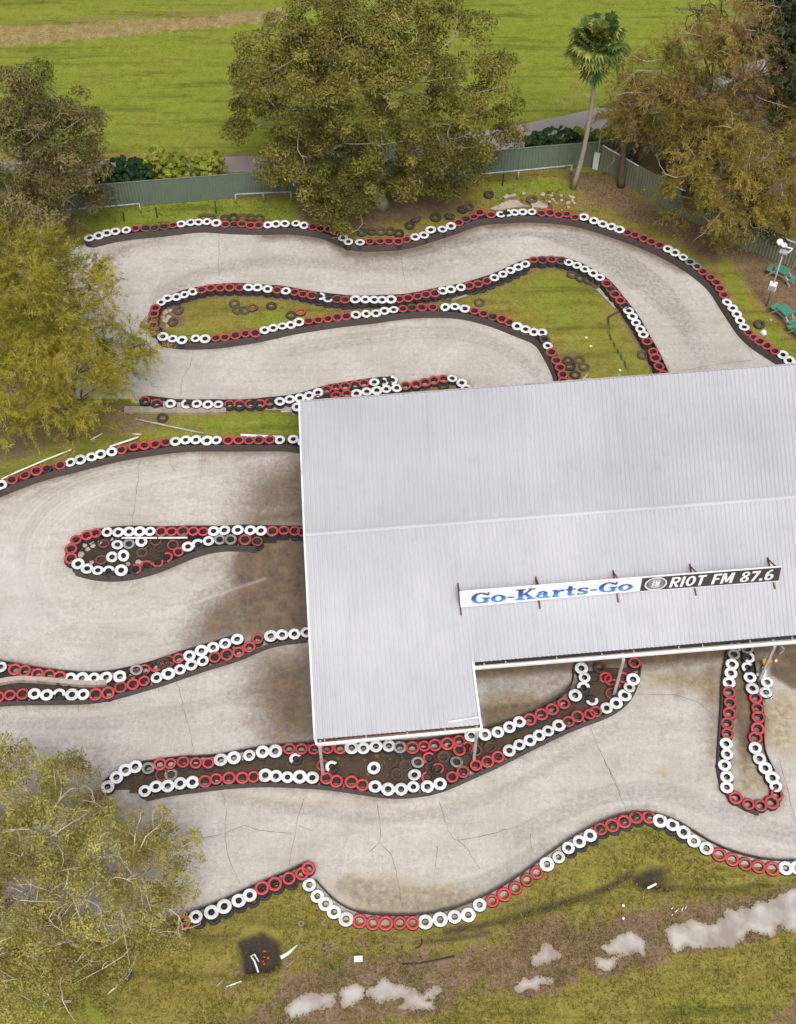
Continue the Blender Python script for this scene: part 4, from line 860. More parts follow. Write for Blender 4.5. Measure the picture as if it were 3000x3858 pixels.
def slab(bl, br, tr, tl, name, mat, th=.05):
    n_ = pn(bl, br, tl); V = []; Fc = []; m_ = 24; q_ = 3
    for o_ in (0, -th):
        for i in range(m_ + 1):
            for j in range(q_ + 1): V.append(lerp(lerp(bl, br, i / m_), lerp(tl, tr, i / m_), j / q_) + n_ * o_ - so_)
    w_ = q_ + 1; B_ = (m_ + 1) * w_
    for i in range(m_):
        for j in range(q_): a_ = i * w_ + j; Fc += [(a_, a_ + w_, a_ + w_ + 1, a_ + 1), (B_ + a_ + 1, B_ + a_ + w_ + 1, B_ + a_ + w_, B_ + a_)]
        a_ = i * w_; c_ = a_ + q_; Fc += [(a_, B_ + a_, B_ + a_ + w_, a_ + w_), (c_ + w_, B_ + c_ + w_, B_ + c_, c_)]
    Fc += [(0, 1, B_ + 1, B_), (1, 2, B_ + 2, B_ + 1), (2, 3, B_ + 3, B_ + 2)]; e_ = m_ * w_
    Fc += [(e_ + j + 1, e_ + j, B_ + e_ + j, B_ + e_ + j + 1) for j in range(q_)]
    return mesh_np(name, V, Fc, M[mat], sign)
PW = slab(SB['bl'], SB['bm'], SB['tm'], SB['tl'], 'white_panel', 'signwhite'); PD = slab(SB['bm'], SB['br'], SB['tr'], SB['tm'], 'dark_panel', 'signblack')
def trim(a_, b_, w_=.05): return mesh_np('panel_trim', [np.array(v) - so_ for v in MB().bar(a_, b_, w_, w_).v], MB().bar(a_, b_, w_, w_).f, M['signwhite'], sign)
up3 = np.array([0, 0, .03]); trim(SB['tl'] + up3, SB['tm'] + up3); trim(SB['tm'] + up3, SB['tr'] + up3); trim(SB['bm'] - up3 * .8, SB['br'] - up3 * .8, .035)
for t_ in (0.0, .245, .49, .735, .985):
    bl = lerp(SB['bl'], SB['br'], t_); tl = lerp(SB['tl'], SB['tr'], t_); fw = np.array([.07, -1, 0])
    gz = lambda q: np.array([q[0], q[1], roof_z(q[0], q[1]) + .07])
    b = MB(); f0 = gz(bl + fw * .32); f1 = gz(bl - fw * 1.22); b.bar(f0, f1, .06, .06); b.bar(bl - fw * .09 - (0, 0, .1), tl - fw * .09, .05, .05); b.bar(f1 + fw * .1, tl - fw * .12 - (0, 0, .1), .045, .045)
    mesh_np('support_frame', np.array(b.v) - so_, b.f, M['rust'], sign)
class Glyphs:
    """flat letter strokes on a panel; u along, v up, both in panel units"""
    def __init__(s, bl, br, tr, tl): s.q = [np.array(k_) for k_ in (bl, br, tr, tl)]; s.n = pn(bl, br, tl); s.v = []; s.f = []; s.g = []; s.lay = 0
    def pt(s, u, v, o_): a_ = lerp(s.q[0], s.q[1], u); b_ = lerp(s.q[3], s.q[2], u); return lerp(a_, b_, v) + s.n * o_ - so_
    def poly(s, pts, base=.004, grade=None):
        s.lay += 1; o_ = len(s.v); off = base + .006 + (s.lay % 12) * .0007
        for i, (u, v) in enumerate(pts): s.v.append(s.pt(u, v, off)); s.g.append(.5 if grade is None else grade[i])
        s.f.append(tuple(range(o_, o_ + len(pts))))
    def build(s, name, mat):
        return mesh_np(name, s.v, s.f, M[mat], sign, attrs={'grade': ('FLOAT', 'POINT', s.g)})
# each glyph: strokes (x0,y0,w0,x1,y1,w1) quads and arcs in a 1 x 1 cell (x 0..w)
def arc(cx, cy, rx, ry, t0, t1, wx, wy, n=14):
    out = []
    for i in range(n):
        a_, b_ = math.radians(t0 + (t1 - t0) * i / n), math.radians(t0 + (t1 - t0) * (i + 1) / n)
        P4 = [(cx + rx * math.cos(a_), cy + ry * math.sin(a_)), (cx + rx * math.cos(b_), cy + ry * math.sin(b_)), (cx + (rx - wx) * math.cos(b_), cy + (ry - wy) * math.sin(b_)), (cx + (rx - wx) * math.cos(a_), cy + (ry - wy) * math.sin(a_))]
        out.append(P4)
    return out
def rc_(x0, y0, x1, y1): return [(x0, y0), (x1, y0), (x1, y1), (x0, y1)]
SER = {
 'G': (1.0, arc(.50, .5, .50, .5, 38, 325, .24, .10) + [rc_(.70, .10, .92, .45), rc_(.58, .40, 1.0, .50), [(.80, .70), (.93, .70), (.96, 1.0), (.90, 1.0)], rc_(.72, .02, .86, .2)]),
 'o': (.80, arc(.40, .33, .40, .34, 0, 360, .22, .09)),
 '-': (.42, [rc_(.04, .28, .38, .40)]),
 'K': (1.05, [rc_(.14, .0, .38, 1.0), rc_(.0, .0, .50, .09), rc_(.0, .91, .50, 1.0), [(.34, .44), (.80, .98), (.92, .98), (.46, .40)], [(.44, .56), (.58, .62), (1.0, .04), (.72, .04)], rc_(.66, .91, 1.02, 1.0), rc_(.62, .0, 1.08, .09)]),
 'a': (.80, arc(.30, .22, .30, .22, 0, 360, .17, .08) + [rc_(.40, .06, .60, .52), rc_(.50, .0, .78, .09)] + arc(.34, .44, .27, .22, 0, 165, .14, .09)),
 'r': (.66, [rc_(.10, .0, .31, .62), rc_(.0, .0, .42, .09), rc_(.0, .57, .31, .66), [(.28, .40), (.40, .62), (.62, .66), (.64, .48), (.46, .52), (.31, .32)]]),
 't': (.58, [rc_(.14, .08, .35, .92), rc_(.0, .56, .54, .66), [(.14, .12), (.22, .0), (.48, .0), (.54, .14), (.40, .09), (.34, .13)]]),
 's': (.64, arc(.31, .47, .29, .20, 20, 250, .15, .09) + arc(.31, .19, .30, .20, -160, 70, .15, .09) + [[(.08, .46), (.22, .50), (.56, .22), (.42, .14)], rc_(.04, .0, .12, .18), rc_(.50, .47, .57, .66)]),
}
def shear_poly(pl, x, y0, sx, sy, k_): return [(x + (px + k_ * py) * sx, y0 + py * sy) for px, py in pl]
ga = Glyphs(SB['bl'], SB['bm'], SB['tm'], SB['tl'])
txt = 'Go-Karts-Go'; tot = sum(SER[c][0] + .06 for c in txt); sx = .90 / tot
for passn, mat, nm, ex in ((0, 'letterhalo', 'lettering_edge', .018), (1, 'letterblue', 'blue_lettering', 0)):
    ga = Glyphs(SB['bl'], SB['bm'], SB['tm'], SB['tl']); x = .058
    for c in txt:
        wd, polys = SER[c]
        for pl in polys:
            q = shear_poly(pl, x, .18, sx, .70, .05)
            if passn == 0: q = [(u + .0045, v - .035) for u, v in q]
            ga.poly(q, .003 if passn == 0 else .014, [min(1, max(0, py)) for _, py in pl])
        x += (wd + .06) * sx
    ga.build(nm, mat).parent = PW
SAN = {
 'R': (.80, [rc_(0, 0, .26, 1), rc_(.2, .84, .56, 1), rc_(.2, .42, .56, .57)] + arc(.5, .71, .30, .29, -90, 90, .24, .15) + [[(.26, .46), (.50, .46), (.82, 0), (.56, 0)]]),
 'I': (.32, [rc_(.02, 0, .28, 1)]), 'O': (.84, arc(.42, .5, .42, .5, 0, 360, .25, .17)), 'T': (.74, [rc_(.0, .82, .74, 1), rc_(.24, 0, .50, .9)]),
 ' ': (.42, []), 'F': (.68, [rc_(0, 0, .26, 1), rc_(.2, .82, .68, 1), rc_(.2, .42, .60, .58)]),
 'M': (1.02, [rc_(0, 0, .24, 1), rc_(.78, 0, 1.02, 1), [(.0, 1), (.30, 1), (.60, .12), (.42, .12)], [(1.02, 1), (.72, 1), (.42, .12), (.60, .12)]]),
 '8': (.78, arc(.39, .26, .39, .27, 0, 360, .24, .14) + arc(.39, .75, .35, .25, 0, 360, .22, .13)), '7': (.72, [rc_(0, .80, .72, 1), [(.46, .82), (.72, .82), (.40, 0), (.13, 0)]]),
 '.': (.32, [rc_(.02, 0, .28, .22)]), '6': (.78, arc(.39, .30, .39, .31, 0, 360, .24, .14) + arc(.44, .52, .44, .48, 75, 190, .25, .15)),
}
gb = Glyphs(SB['bm'], SB['br'], SB['tr'], SB['tm']); txt = 'RIOT FM 87.6'; tot = sum(SAN[c][0] + .10 for c in txt); sx = .755 / tot; x = .205
for c in txt:
    wd, polys = SAN[c]
    for pl in polys: gb.poly(shear_poly(pl, x, .13, sx, .74, .16), .006)
    x += (wd + .10) * sx
gb.build('white_lettering', 'letterwhite').parent = PD
ge = Glyphs(SB['bm'], SB['br'], SB['tr'], SB['tm'])
for pl in arc(.105, .5, .080, .47, 0, 360, .079, .46, 24): ge.poly(pl, .003)
ge.build('emblem_disc', 'emblem').parent = PD
gd = Glyphs(SB['bm'], SB['br'], SB['tr'], SB['tm'])
for pl in arc(.105, .5, .066, .36, 0, 360, .006, .035, 24): gd.poly(pl, .013)
for k_ in range(5):
    for s_ in (-1, 1): gd.poly([(.105 + s_ * (.030 + k_ * .007), .5 - .26 + k_ * .04), (.105 + s_ * (.033 + k_ * .007), .5 - .26 + k_ * .04), (.105 + s_ * (.033 + k_ * .007) + .006, .5 + .26 - k_ * .04), (.105 + s_ * (.030 + k_ * .007) + .006, .5 + .26 - k_ * .04)], .013)
gd.build('emblem_lines', 'signblack').parent = PD
gw = Glyphs(SB['bm'], SB['br'], SB['tr'], SB['tm'])
for c, x in (('F', .076), ('M', .101)):
    for pl in SAN[c][1]: gw.poly(shear_poly(pl, x, .32, .022, .36, .25), .024)
for pl in arc(.105, .5, .080, .47, 0, 360, .008, .05, 24): gw.poly(pl, .024)
gw.build('emblem_letters', 'letterwhite').parent = PD

# ------------------------------------------------------------------ fences
def fence(base_px, name, mat, label, hgt=1.8, panel=2.4, pale_cap=False, ribs=True):
    L_ = np.array([at(*q)[:2] for q in base_px]); s_ = np.concatenate([[0], np.cumsum(np.hypot(*np.diff(L_, axis=0).T))])
    f = lambda u: np.array([np.interp(u, s_, L_[:, 0]), np.interp(u, s_, L_[:, 1])])
    o0 = f(0); root = empty(name, (*o0, 0), label=label, cat='fence'); oo = np.array([*o0, 0])
    n_ = max(1, int(round(s_[-1] / panel)))
    for k_ in range(n_):
        u0, u1 = s_[-1] * k_ / n_ + .03, s_[-1] * (k_ + 1) / n_ - .03; m_ = int((u1 - u0) / .045); V = []; Fc = []
        d = f(u1) - f(u0); d = d / np.linalg.norm(d); nn = np.array([-d[1], d[0]])
        for i in range(m_ + 1):
            q = f(u0 + (u1 - u0) * i / m_) + nn * (.022 if (i // 2) % 2 else -.012) * (1 if ribs else .4)
            V += [(*(q - o0), .03), (*(q - o0), hgt - .04)]
            if i: Fc.append((2 * i - 2, 2 * i, 2 * i + 1, 2 * i - 1))
        o = mesh_np('fence_panel', V, Fc, M[mat], root)
        tk = o.modifiers.new('thickness', 'SOLIDIFY'); tk.thickness = .012
        a_, b_ = f(u0 - .03) - o0, f(u1 + .03) - o0
        MB().bar((*a_, hgt), (*b_, hgt), .06, .05).build('top_rail', M['whitemetal' if pale_cap and k_ % 2 == 0 else mat], root)
        MB().box((*a_, hgt / 2), (.06, .06, hgt + .02)).build('fence_post', M[mat], root)
    return root
NF = [(150 * K, 452 * K), (213 * K, 446 * K), (297 * K, 439 * K), (566 * K, 418 * K), (820 * K, 398 * K), (1069 * K, 372 * K), (1132 * K, 365 * K), (1276 * K, 354 * K)]
fence(NF, 'boundary_fence', 'fence', 'long dark green ribbed steel fence between the road and the track')
fence([(2262, 622), (2415, 591), (2503, 568), (3080, 430)], 'boundary_fence', 'fence', 'shaded green steel fence continuing right under the brown trees')
fence([(2259, 640), (2321, 668), (2356, 694), (2415, 733), (2491, 777), (2533, 796), (2800, 937), (3000, 1017), (3150, 1078)], 'boundary_fence', 'fence2', 'olive steel fence slanting down to the right behind the tables', pale_cap=True, ribs=True)
def rail(pts, z, label, r=.045, mat='greysteel', legs=True, name='pipe_rail', cat='pipe rail'):
    w_ = [cp(pts[0], x, y, z) for x, y in pts[1:]]; root = empty(name, (w_[0][0], w_[0][1], 0), label=label, cat=cat); o_ = np.array([w_[0][0], w_[0][1], 0])
    MB().tube([q - o_ for q in w_], r, 8).build('rail', M[mat], root, smooth=True)
    if legs:
        for q in (w_[0], lerp(w_[0], w_[-1], .5), w_[-1]): MB().tube([(q - o_)[:2].tolist() + [0], (q - o_)[:2].tolist() + [z]], r, 8).build('upright', M[mat], root, smooth=True)
rail(('A', (300, 1352), (520, 1335), (890, 1302)), .7, 'grey pipe rail at the left end of the green fence')
rail(('A', (1505, 1243), (1698, 1233), (1860, 1226)), .7, 'grey pipe rail before the fence beside the big tree')
rail(('B', (1280, 1118), (1400, 1110), (1698, 1083), (1962, 1057)), .7, 'long pale pipe rail before the fence left of the palm')
def stake(c, x, y, h, label, mat='darksteel_and_shade', r=.035):
    p_ = cp(c, x, y); b = MB().tube([(p_[0], p_[1], 0), (p_[0] + .02, p_[1], h)], [r, r * .8], 6); b.box((p_[0] + .02, p_[1], h), (r * 3, r * 3, .05)); b.build('stake', M[mat], label=label, cat='stake')
stake('A', 795, 1410, .55, 'short dark stake in the green strip, left one'); stake('A', 1006, 1392, .7, 'dark stake in the green strip, middle one'); stake('A', 1384, 1364, .85, 'taller dark stake in the green strip right of the pipe rail')
stake('B', 1290, 1210, .7, 'dark stake at the right edge of the big tree'); stake('B', 1518, 1185, .8, 'dark stake below the long pipe rail')
# white cabinet at the fence corner
p_ = at(2243, 634); cab = empty('meter_cabinet', p_, -.3, label='tall white meter cabinet at the green fence corner', cat='cabinet')
MB().box((0, 0, .55), (.34, .24, 1.1)).build('cabinet_body', M['plasticwhite'], cab, bevel=.02); MB().box((0, -.126, .58), (.28, .015, .9)).build('cabinet_door', M['signwhite'], cab); MB().tube([(.02, .05, 1.1), (.02, .05, 2.6)], .04, 8).build('conduit', M['greysteel'], cab)
# ------------------------------------------------------------------ picnic tables
def table(tl, tr, br, bl, label):
    c_ = [at(2800 + x / 4.37, 800 + y / 4.37, .75) for x, y in (tl, tr, br, bl)]; ctr = sum(c_) / 4; d = (c_[2] + c_[1] - c_[0] - c_[3]); L_ = np.linalg.norm(d) / 2; rz = math.atan2(d[1], d[0])
    root = empty('picnic_table', (ctr[0], ctr[1], 0), rz, label=label, cat='picnic table', group='green picnic tables')
    b = MB()
    for k_ in range(4): b.box((0, -.285 + .19 * k_, .75), (L_, .18, .04))
    b.build('table_top', M['greentable'], root)
    for s_ in (-1, 1):
        MB().box((0, .68 * s_, .45), (L_, .24, .04)).build('bench', M['greentable'], root)
        x = s_ * L_ * .36; f = MB()
        for t_ in (-1, 1): f.bar((x, .72 * t_, .0), (x, .22 * t_, .73), .06, .09)
        f.bar((x + .05, -.76, .41), (x + .05, .76, .41), .05, .09); f.bar((x + .04, -.36, .71), (x + .04, .36, .71), .05, .06); f.build('leg_frame', M['greysteel'], root)
table((430, 885), (520, 800), (874, 990), (800, 1090), 'green picnic table against the olive fence, behind the light pole')
table((510, 1500), (640, 1440), (895, 1700), (760, 1785), 'green picnic table in the open, lower right of the light pole')
table((790, 1835), (920, 1770), (1175, 2030), (1040, 2110), 'green picnic table cut by the right edge of the picture')
# ------------------------------------------------------------------ floodlight pole
p_ = at(2889, 1152); lp = empty('floodlight_pole', p_, label='thin grey floodlight pole with a white speaker box halfway', cat='light pole')
MB().tube([(0, 0, 0), (0, 0, 4.0)], [.05, .04], 8).build('pole', M['greysteel'], lp, smooth=True)
MB().box((-.02, -.05, 1.55), (.40, .34, .42), rz=-.35).build('box_housing', M['plasticwhite'], lp, bevel=.03); MB().box((-.08, -.225, 1.53), (.32, .02, .34), rz=-.35).build('box_grille', M['bluegrey'], lp.children[-1] if lp.children[-1].name.startswith('box_housing') else [q for q in lp.children if q.name.startswith('box_housing')][0])
MB().box((.0, .0, 4.0), (.42, .32, .06), rz=-.5).build('mount_plate', M['bluegrey'], lp); MB().bar((-.3, .25, 4.25), (.42, .02, 4.2), .05, .05).bar((.42, .02, 4.2), (.2, -.12, 4.02), .04, .04).build('cross_arm', M['whitemetal'], lp)
fl = MB().lathe([(.0, 0), (.12, .02), (.17, .18), (.17, .24), (.0, .24)], 12); f1 = fl.build('floodlight', M['plasticwhite'], lp, smooth=True); f1.location = (-.32, .40, 4.35); f1.rotation_euler = (.9, .5, 0)
fl = MB().lathe([(.06, 0), (.15, .0), (.17, .06), (.15, .10), (.08, .10), (.06, 0)], 14); f2 = fl.build('floodlight', M['whitemetal'], lp, smooth=True); f2.location = (-.02, .18, 4.25)
fl = MB().lathe([(.0, 0), (.09, .0), (.11, .12), (.0, .13)], 10); f3 = fl.build('floodlight', M['darksteel_and_shade'], lp, smooth=True); f3.location = (-.18, .28, 4.2)
# ------------------------------------------------------------------ clutter
def pipe(c, pts, label, r=.05, mat='plasticwhite', z=.08, name='pipe', cat='pipe'):
    MB().tube([cp(c, x, y, z) for x, y in pts], r, 8).build(name, M[mat], smooth=True, label=label, cat=cat)
def plank(c, a_, b_, label, wd=.16, h=.05, mat='timber', z=.06, name='plank', cat='plank'):
    MB().bar(cp(c, *a_, z), cp(c, *b_, z), wd, h).build(name, M[mat], label=label, cat=cat)
def chunk(c, x, y, r, label, mat='stone', z=.05, name='rubble_piece', cat='rubble', group=None):
    q = cp(c, x, y, z); MB().rock(q, r).build(name, M[mat], label=label, cat=cat, group=group)
pipe('D', [(10, 1368), (130, 1312), (300, 1240), (458, 1178)], 'long white pipe lying above the wall at the left edge', .045, z=.30)
pipe('D', [(580, 1115), (655, 1075)], 'short pale pipe in the shade below the feathery tree', .03, z=.1)
pipe('D', [(700, 1160), (800, 1127), (885, 1098)], 'white capped pipe just above the red run', .05, z=.42); pipe('D', [(850, 1078), (905, 1080)], 'short white stick above the capped pipe', .03)
pipe('D', [(870, 982), (1000, 1010), (1305, 1075)], 'long dull grey pole crossing the grass wedge', .045, 'greysteel', .2, 'pole', 'pole')
plank('D', (1540, 1085), (1790, 1098), 'white board behind the wall left of the shelter', .12, .05, 'whitemetal', .2)
plank('D', (1325, 176), (1440, 172), 'short pale plank behind the infield red run', .14); plank('E', (95, 197), (340, 228), 'long pale plank behind the infield wall', .16)
plank('E', (1190, 225), (1290, 190), 'pale plank where the infield widens', .12); plank('F', (430, 150), (545, 270), 'pale kerb plank inside the right infield wall', .2, .05, 'stone')
pipe('G', [(780, 45), (1005, 45)], 'left white pole lying across the hairpin', .05, z=.38, name='pole', cat='pole'); pipe('G', [(1012, 45), (1200, 44)], 'right white pole lying across the hairpin', .05, z=.38, name='pole', cat='pole')
for i, (x, y, r) in enumerate([(545,92,.16),(560,120,.14),(585,70,.18),(598,95,.15),(628,55,.17),(640,75,.14),(715,50,.2),(700,38,.13),(520,155,.22),(590,205,.14),(885,200,.17),(905,212,.15),(820,215,.13),(500,105,.12)]):
    chunk('G', x, y, r, 'pale concrete chunk in the hairpin nose', group='concrete chunks in the hairpin')
for i, (x, y, r) in enumerate([(1085,250,.2),(1110,235,.15),(1160,232,.13),(1060,300,.2),(1090,290,.14),(1060,350,.22),(1075,385,.16),(1010,350,.1),(1140,245,.12),(1080,330,.17),(1045,330,.12)]):
    chunk('D', x, y, r, 'pale rubble at the nose of the looped infield', group='rubble at the infield nose')
for i in range(34):
    x, y = random.uniform(30, 330), random.uniform(1215, 1335); x = x if i % 3 else x - 250 + random.uniform(0, 100)
    chunk('C', x, y + (abs(x) * .05), random.uniform(.06, .16), 'broken brick rubble behind the outer wall below the palm', 'stone' if i % 4 else 'rust', group='rubble below the palm')
def slabp(c, pts, label, h=.09, mat='stone', z=.03, name='concrete_slab', cat='slab'):
    q = [cp(c, x, y, z) for x, y in pts]; n_ = len(q); V = q + [p_ + (0, 0, h) for p_ in q]
    mesh_np(name, V, [tuple(range(n_, 2 * n_))[::-1]] + [(i, (i + 1) % n_, n_ + (i + 1) % n_, n_ + i) for i in range(n_)], M[mat], label=label, cat=cat)
slabp('B', [(1440,1340),(1530,1300),(1560,1285),(1610,1285),(1640,1310),(1690,1325),(1600,1330),(1480,1352)], 'flat pale slab left of the green-filled tyre'); slabp('C', [(0,1305),(50,1290),(110,1320),(100,1338),(10,1330)], 'pale slab right of the green-filled tyre'); slabp('B', [(1520,1262),(1600,1243),(1605,1255),(1530,1275)], 'narrow pale slab lying in grass above the others')
slabp('F', [(335,700),(370,690),(385,745),(330,748)], 'pale slab at the far eave beside the tyre pile', .05)
for c, x, y, r, lab in [('F',1492,428,.22,'large white stone beside the outer wall near the tables'),('F',355,462,.10,'left white stone on the infield grass'),('F',385,518,.09,'second white stone on the infield grass'),('F',570,670,.10,'white stone at the far eave'),('F',566,703,.08,'dark stone at the far eave'),('F',1535,348,.09,'small pale stone by the lower picnic table')]:
    chunk(c, x, y, r, lab, 'plasticwhite' if 'white' in lab else 'stone', name='stone', cat='stone')
# front verge: pits, pipes, scraps
def zc(x, y, s_=4.245, ox=850, oy=3300, z=.05): return at(ox + x / s_, oy + y / s_, z)
def wtube(pts, label, r, mat='plasticwhite', name='pipe', cat='pipe', group=None): MB().tube(pts, r, 8).build(name, M[mat], smooth=True, label=label, cat=cat, group=group)
wtube([zc(530, 1370, z=-.1), zc(460, 1255, z=.15), zc(405, 1290, z=.2), zc(460, 1360, z=.2), zc(490, 1440, z=.15), zc(525, 1545, z=.05)], 'bent white pipe hooked over the edge of the left pit', .035)
wtube([zc(880, 1310, z=.08), zc(1000, 1240, z=.08), zc(1150, 1105, z=.06)], 'tapering white pipe right of the left pit', [.085, .07, .03])
wtube([zc(970, 1470), zc(1040, 1400), zc(1100, 1340)], 'thin pale yellow stick right of the left pit', .02, 'timber', 'stick', 'stick')
for x, y, r in [(625,1205,.07),(680,1310,.07),(620,1300,.05),(600,1370,.06),(620,1410,.06)]:
    q = zc(x, y, z=-.2); MB().rock(q, r).build('plastic_scrap', M['redplastic'], label='red scrap of plastic in the left pit', cat='scrap', group='red scraps in the left pit')
q = [zc(*p_) for p_ in ((1180, 730), (1250, 735), (1235, 805), (1175, 795))]; b = MB()
for i in range(4): b.bar(q[i], q[(i + 1) % 4], .05, .05)
b.build('wooden_frame', M['timber'], label='tiny pale wooden frame on the grass below the front notch', cat='frame')
wtube([zc(1550, 700), zc(1545, 760), zc(1580, 800)], 'short bent twig by the front white run', .02, 'timber', 'stick', 'stick')
z2_ = lambda x, y, z=.05: zc(x, y, 4.245, 2280, 3200, z)
wtube([z2_(680, 625, .0), z2_(820, 552, -.05)], 'white pipe in the right pit', .055); wtube([z2_(640, 650, .03), z2_(605, 720, .03), z2_(625, 790, .03)], 'bent yellow stick beside the right pit', .022, 'timber', 'stick', 'stick')
for x, y in [(835,600),(855,660),(900,640)]:
    MB().rock(z2_(x, y, -.25), .08).build('brick_piece', M['rust'], label='broken red brick in the right pit', cat='brick', group='red brick pieces in the right pit')
for x, y, lab in [(292, 900, 'upper white blob of litter left of the right pit'), (297, 1105, 'lower white blob of litter left of the right pit')]: MB().rock(z2_(x, y, .04), .07).build('litter_scrap', M['plasticwhite'], label=lab, cat='litter')
for x0, y0, x1, y1 in [(1060,960,1090,930),(1120,1010,1180,950),(1230,980,1245,930),(1290,950,1300,910),(1070,1060,1085,1040)]:
    wtube([z2_(x0, y0, .04), z2_(x1, y1, .05)], 'short white stick below the right pit', .02, 'plasticwhite', 'stick', 'stick', 'white sticks below the right pit')
q = cp('K', 595, 1283, .08); MB().box(q, (.34, .22, .16), rz=.05).build('foam_box', M['plasticwhite'], label='small white foam box on the trodden grass', cat='box', bevel=.02)
slabp('J', [(1090,1150),(1130,1125),(1165,1120),(1160,1145),(1100,1165)], 'pale concrete lump below the left end of the front wall', .14)
wtube([cp('J', 1385, 1460, .04), cp('J', 1440, 1400, .04)], 'short pale branch on bare soil, left one', .03, 'timber', 'stick', 'stick'); wtube([cp('J', 1450, 1460, .04), cp('J', 1545, 1425, .05)], 'white stick with a knob on bare soil', .03, 'plasticwhite', 'stick', 'stick')
wtube([cp('K', 870, 1316, .03), cp('K', 980, 1312, .03), cp('K', 1100, 1290, .03), cp('K', 1210, 1265, .03)], 'black hose lying along the trodden grass', .03, 'rubber', 'hose', 'hose')
wtube([cp('K', 1000, 1155, .04), cp('K', 1003, 1180, .05), cp('K', 990, 1205, .04), cp('K', 960, 1215, .03)], 'curved black hose end under the front wall', .025, 'rubber', 'hose', 'hose')
wtube([cp('K', 870, 1250, .03), cp('K', 878, 1200, .03)], 'dark stick below the front red run', .025, 'bark_brown', 'stick', 'stick')
for x, y in [(1395, 1210), (1415, 1200), (1095, 1185), (1110, 1195)]: wtube([cp('K', x, y, .04), cp('K', x + 18, y + 8, .04)], 'pale twig on the trodden grass', .018, 'timber', 'stick', 'stick', 'pale twigs on the trodden grass')
loose('J', 790, 1380, 'muddy tyre sunk in grass under the sparse tree', 'B', sc=1.1)
for i in range(40):
    x, y = random.uniform(640, 870), random.uniform(1440, 1600) if i % 2 else random.uniform(1450, 1560)
    q = cp('H', x - (200 if i % 3 == 0 else 0), y, .06); 
    wtube([q, q + np.array([random.uniform(-.25, .25), random.uniform(-.2, .2), random.uniform(0, .08)])], 'brown stick in the leaf litter by the shelter edge', .015, 'bark_brown', 'stick', 'stick', 'brown sticks in the leaf litter') if i < 12 else MB().rock(q, random.uniform(.05, .12), sq=.3).build('leaf_clump', M['litter'], label='clump of brown leaf litter by the shelter edge', cat='leaf litter', group='leaf litter clumps by the shelter edge')
# stacked things at the foot of the right-hand post
q = at(2885, 2505, .3); pad = empty('post_pad', (q[0], q[1], 0), .15, label='orange-yellow padding tied round the right shelter post', cat='padding')
MB().box((-.10, 0, .62), (.24, .26, .2)).build('pad', M['orange'], pad, bevel=.06); MB().box((.12, .02, .66), (.2, .24, .18), tilt=(0, .3)).build('pad', M['orange'], pad, bevel=.06); MB().box((0, .0, .27), (.18, .18, .54)).build('core', M['darksteel_and_shade'], pad)
for x, y, r, m_, lab in [(885, 795, .13, 'plasticwhite', 'crumpled white bag under the orange padding'), (880, 870, .12, 'plasticwhite', 'second crumpled white bag below the orange padding'), (870, 970, .15, 'plasticwhite', 'crumpled white bag touching the stub wall tyre'), (720, 960, .09, 'plasticwhite', 'small white scrap left of the stub wall'), (1185, 605, .08, 'plasticwhite', 'white scrap on the dark floor right of the post')]:
    MB().rock(at(2750 + x / 6.79, 2400 + y / 6.79, .3), r, sq=.8).build('plastic_bag', M[m_], label=lab, cat='bag')
MB().bar(at(2885, 2643, .2), at(2903, 2622, .2), .12, .05).build('plank', M['stone'], label='pale board leaning under the stub wall', cat='plank')
MB().bar(at(2943, 2440, .5), at(2953, 2452, .5), .07, .3).bar(at(2953, 2452, .5), at(2938, 2464, .3), .05, .05).build('metal_bracket', M['greysteel'], label='grey metal bracket in the dark under the right eave', cat='bracket')
plank('I', (1500, 1020), (1540, 1075), 'pale batten beside the stub wall', .06, .05, 'whitemetal', .15)
rubfloor = [(1515,1380),(1640,1370),(1800,1360),(1800,1395),(1660,1400),(1640,1440),(1620,1470),(1600,1400)]

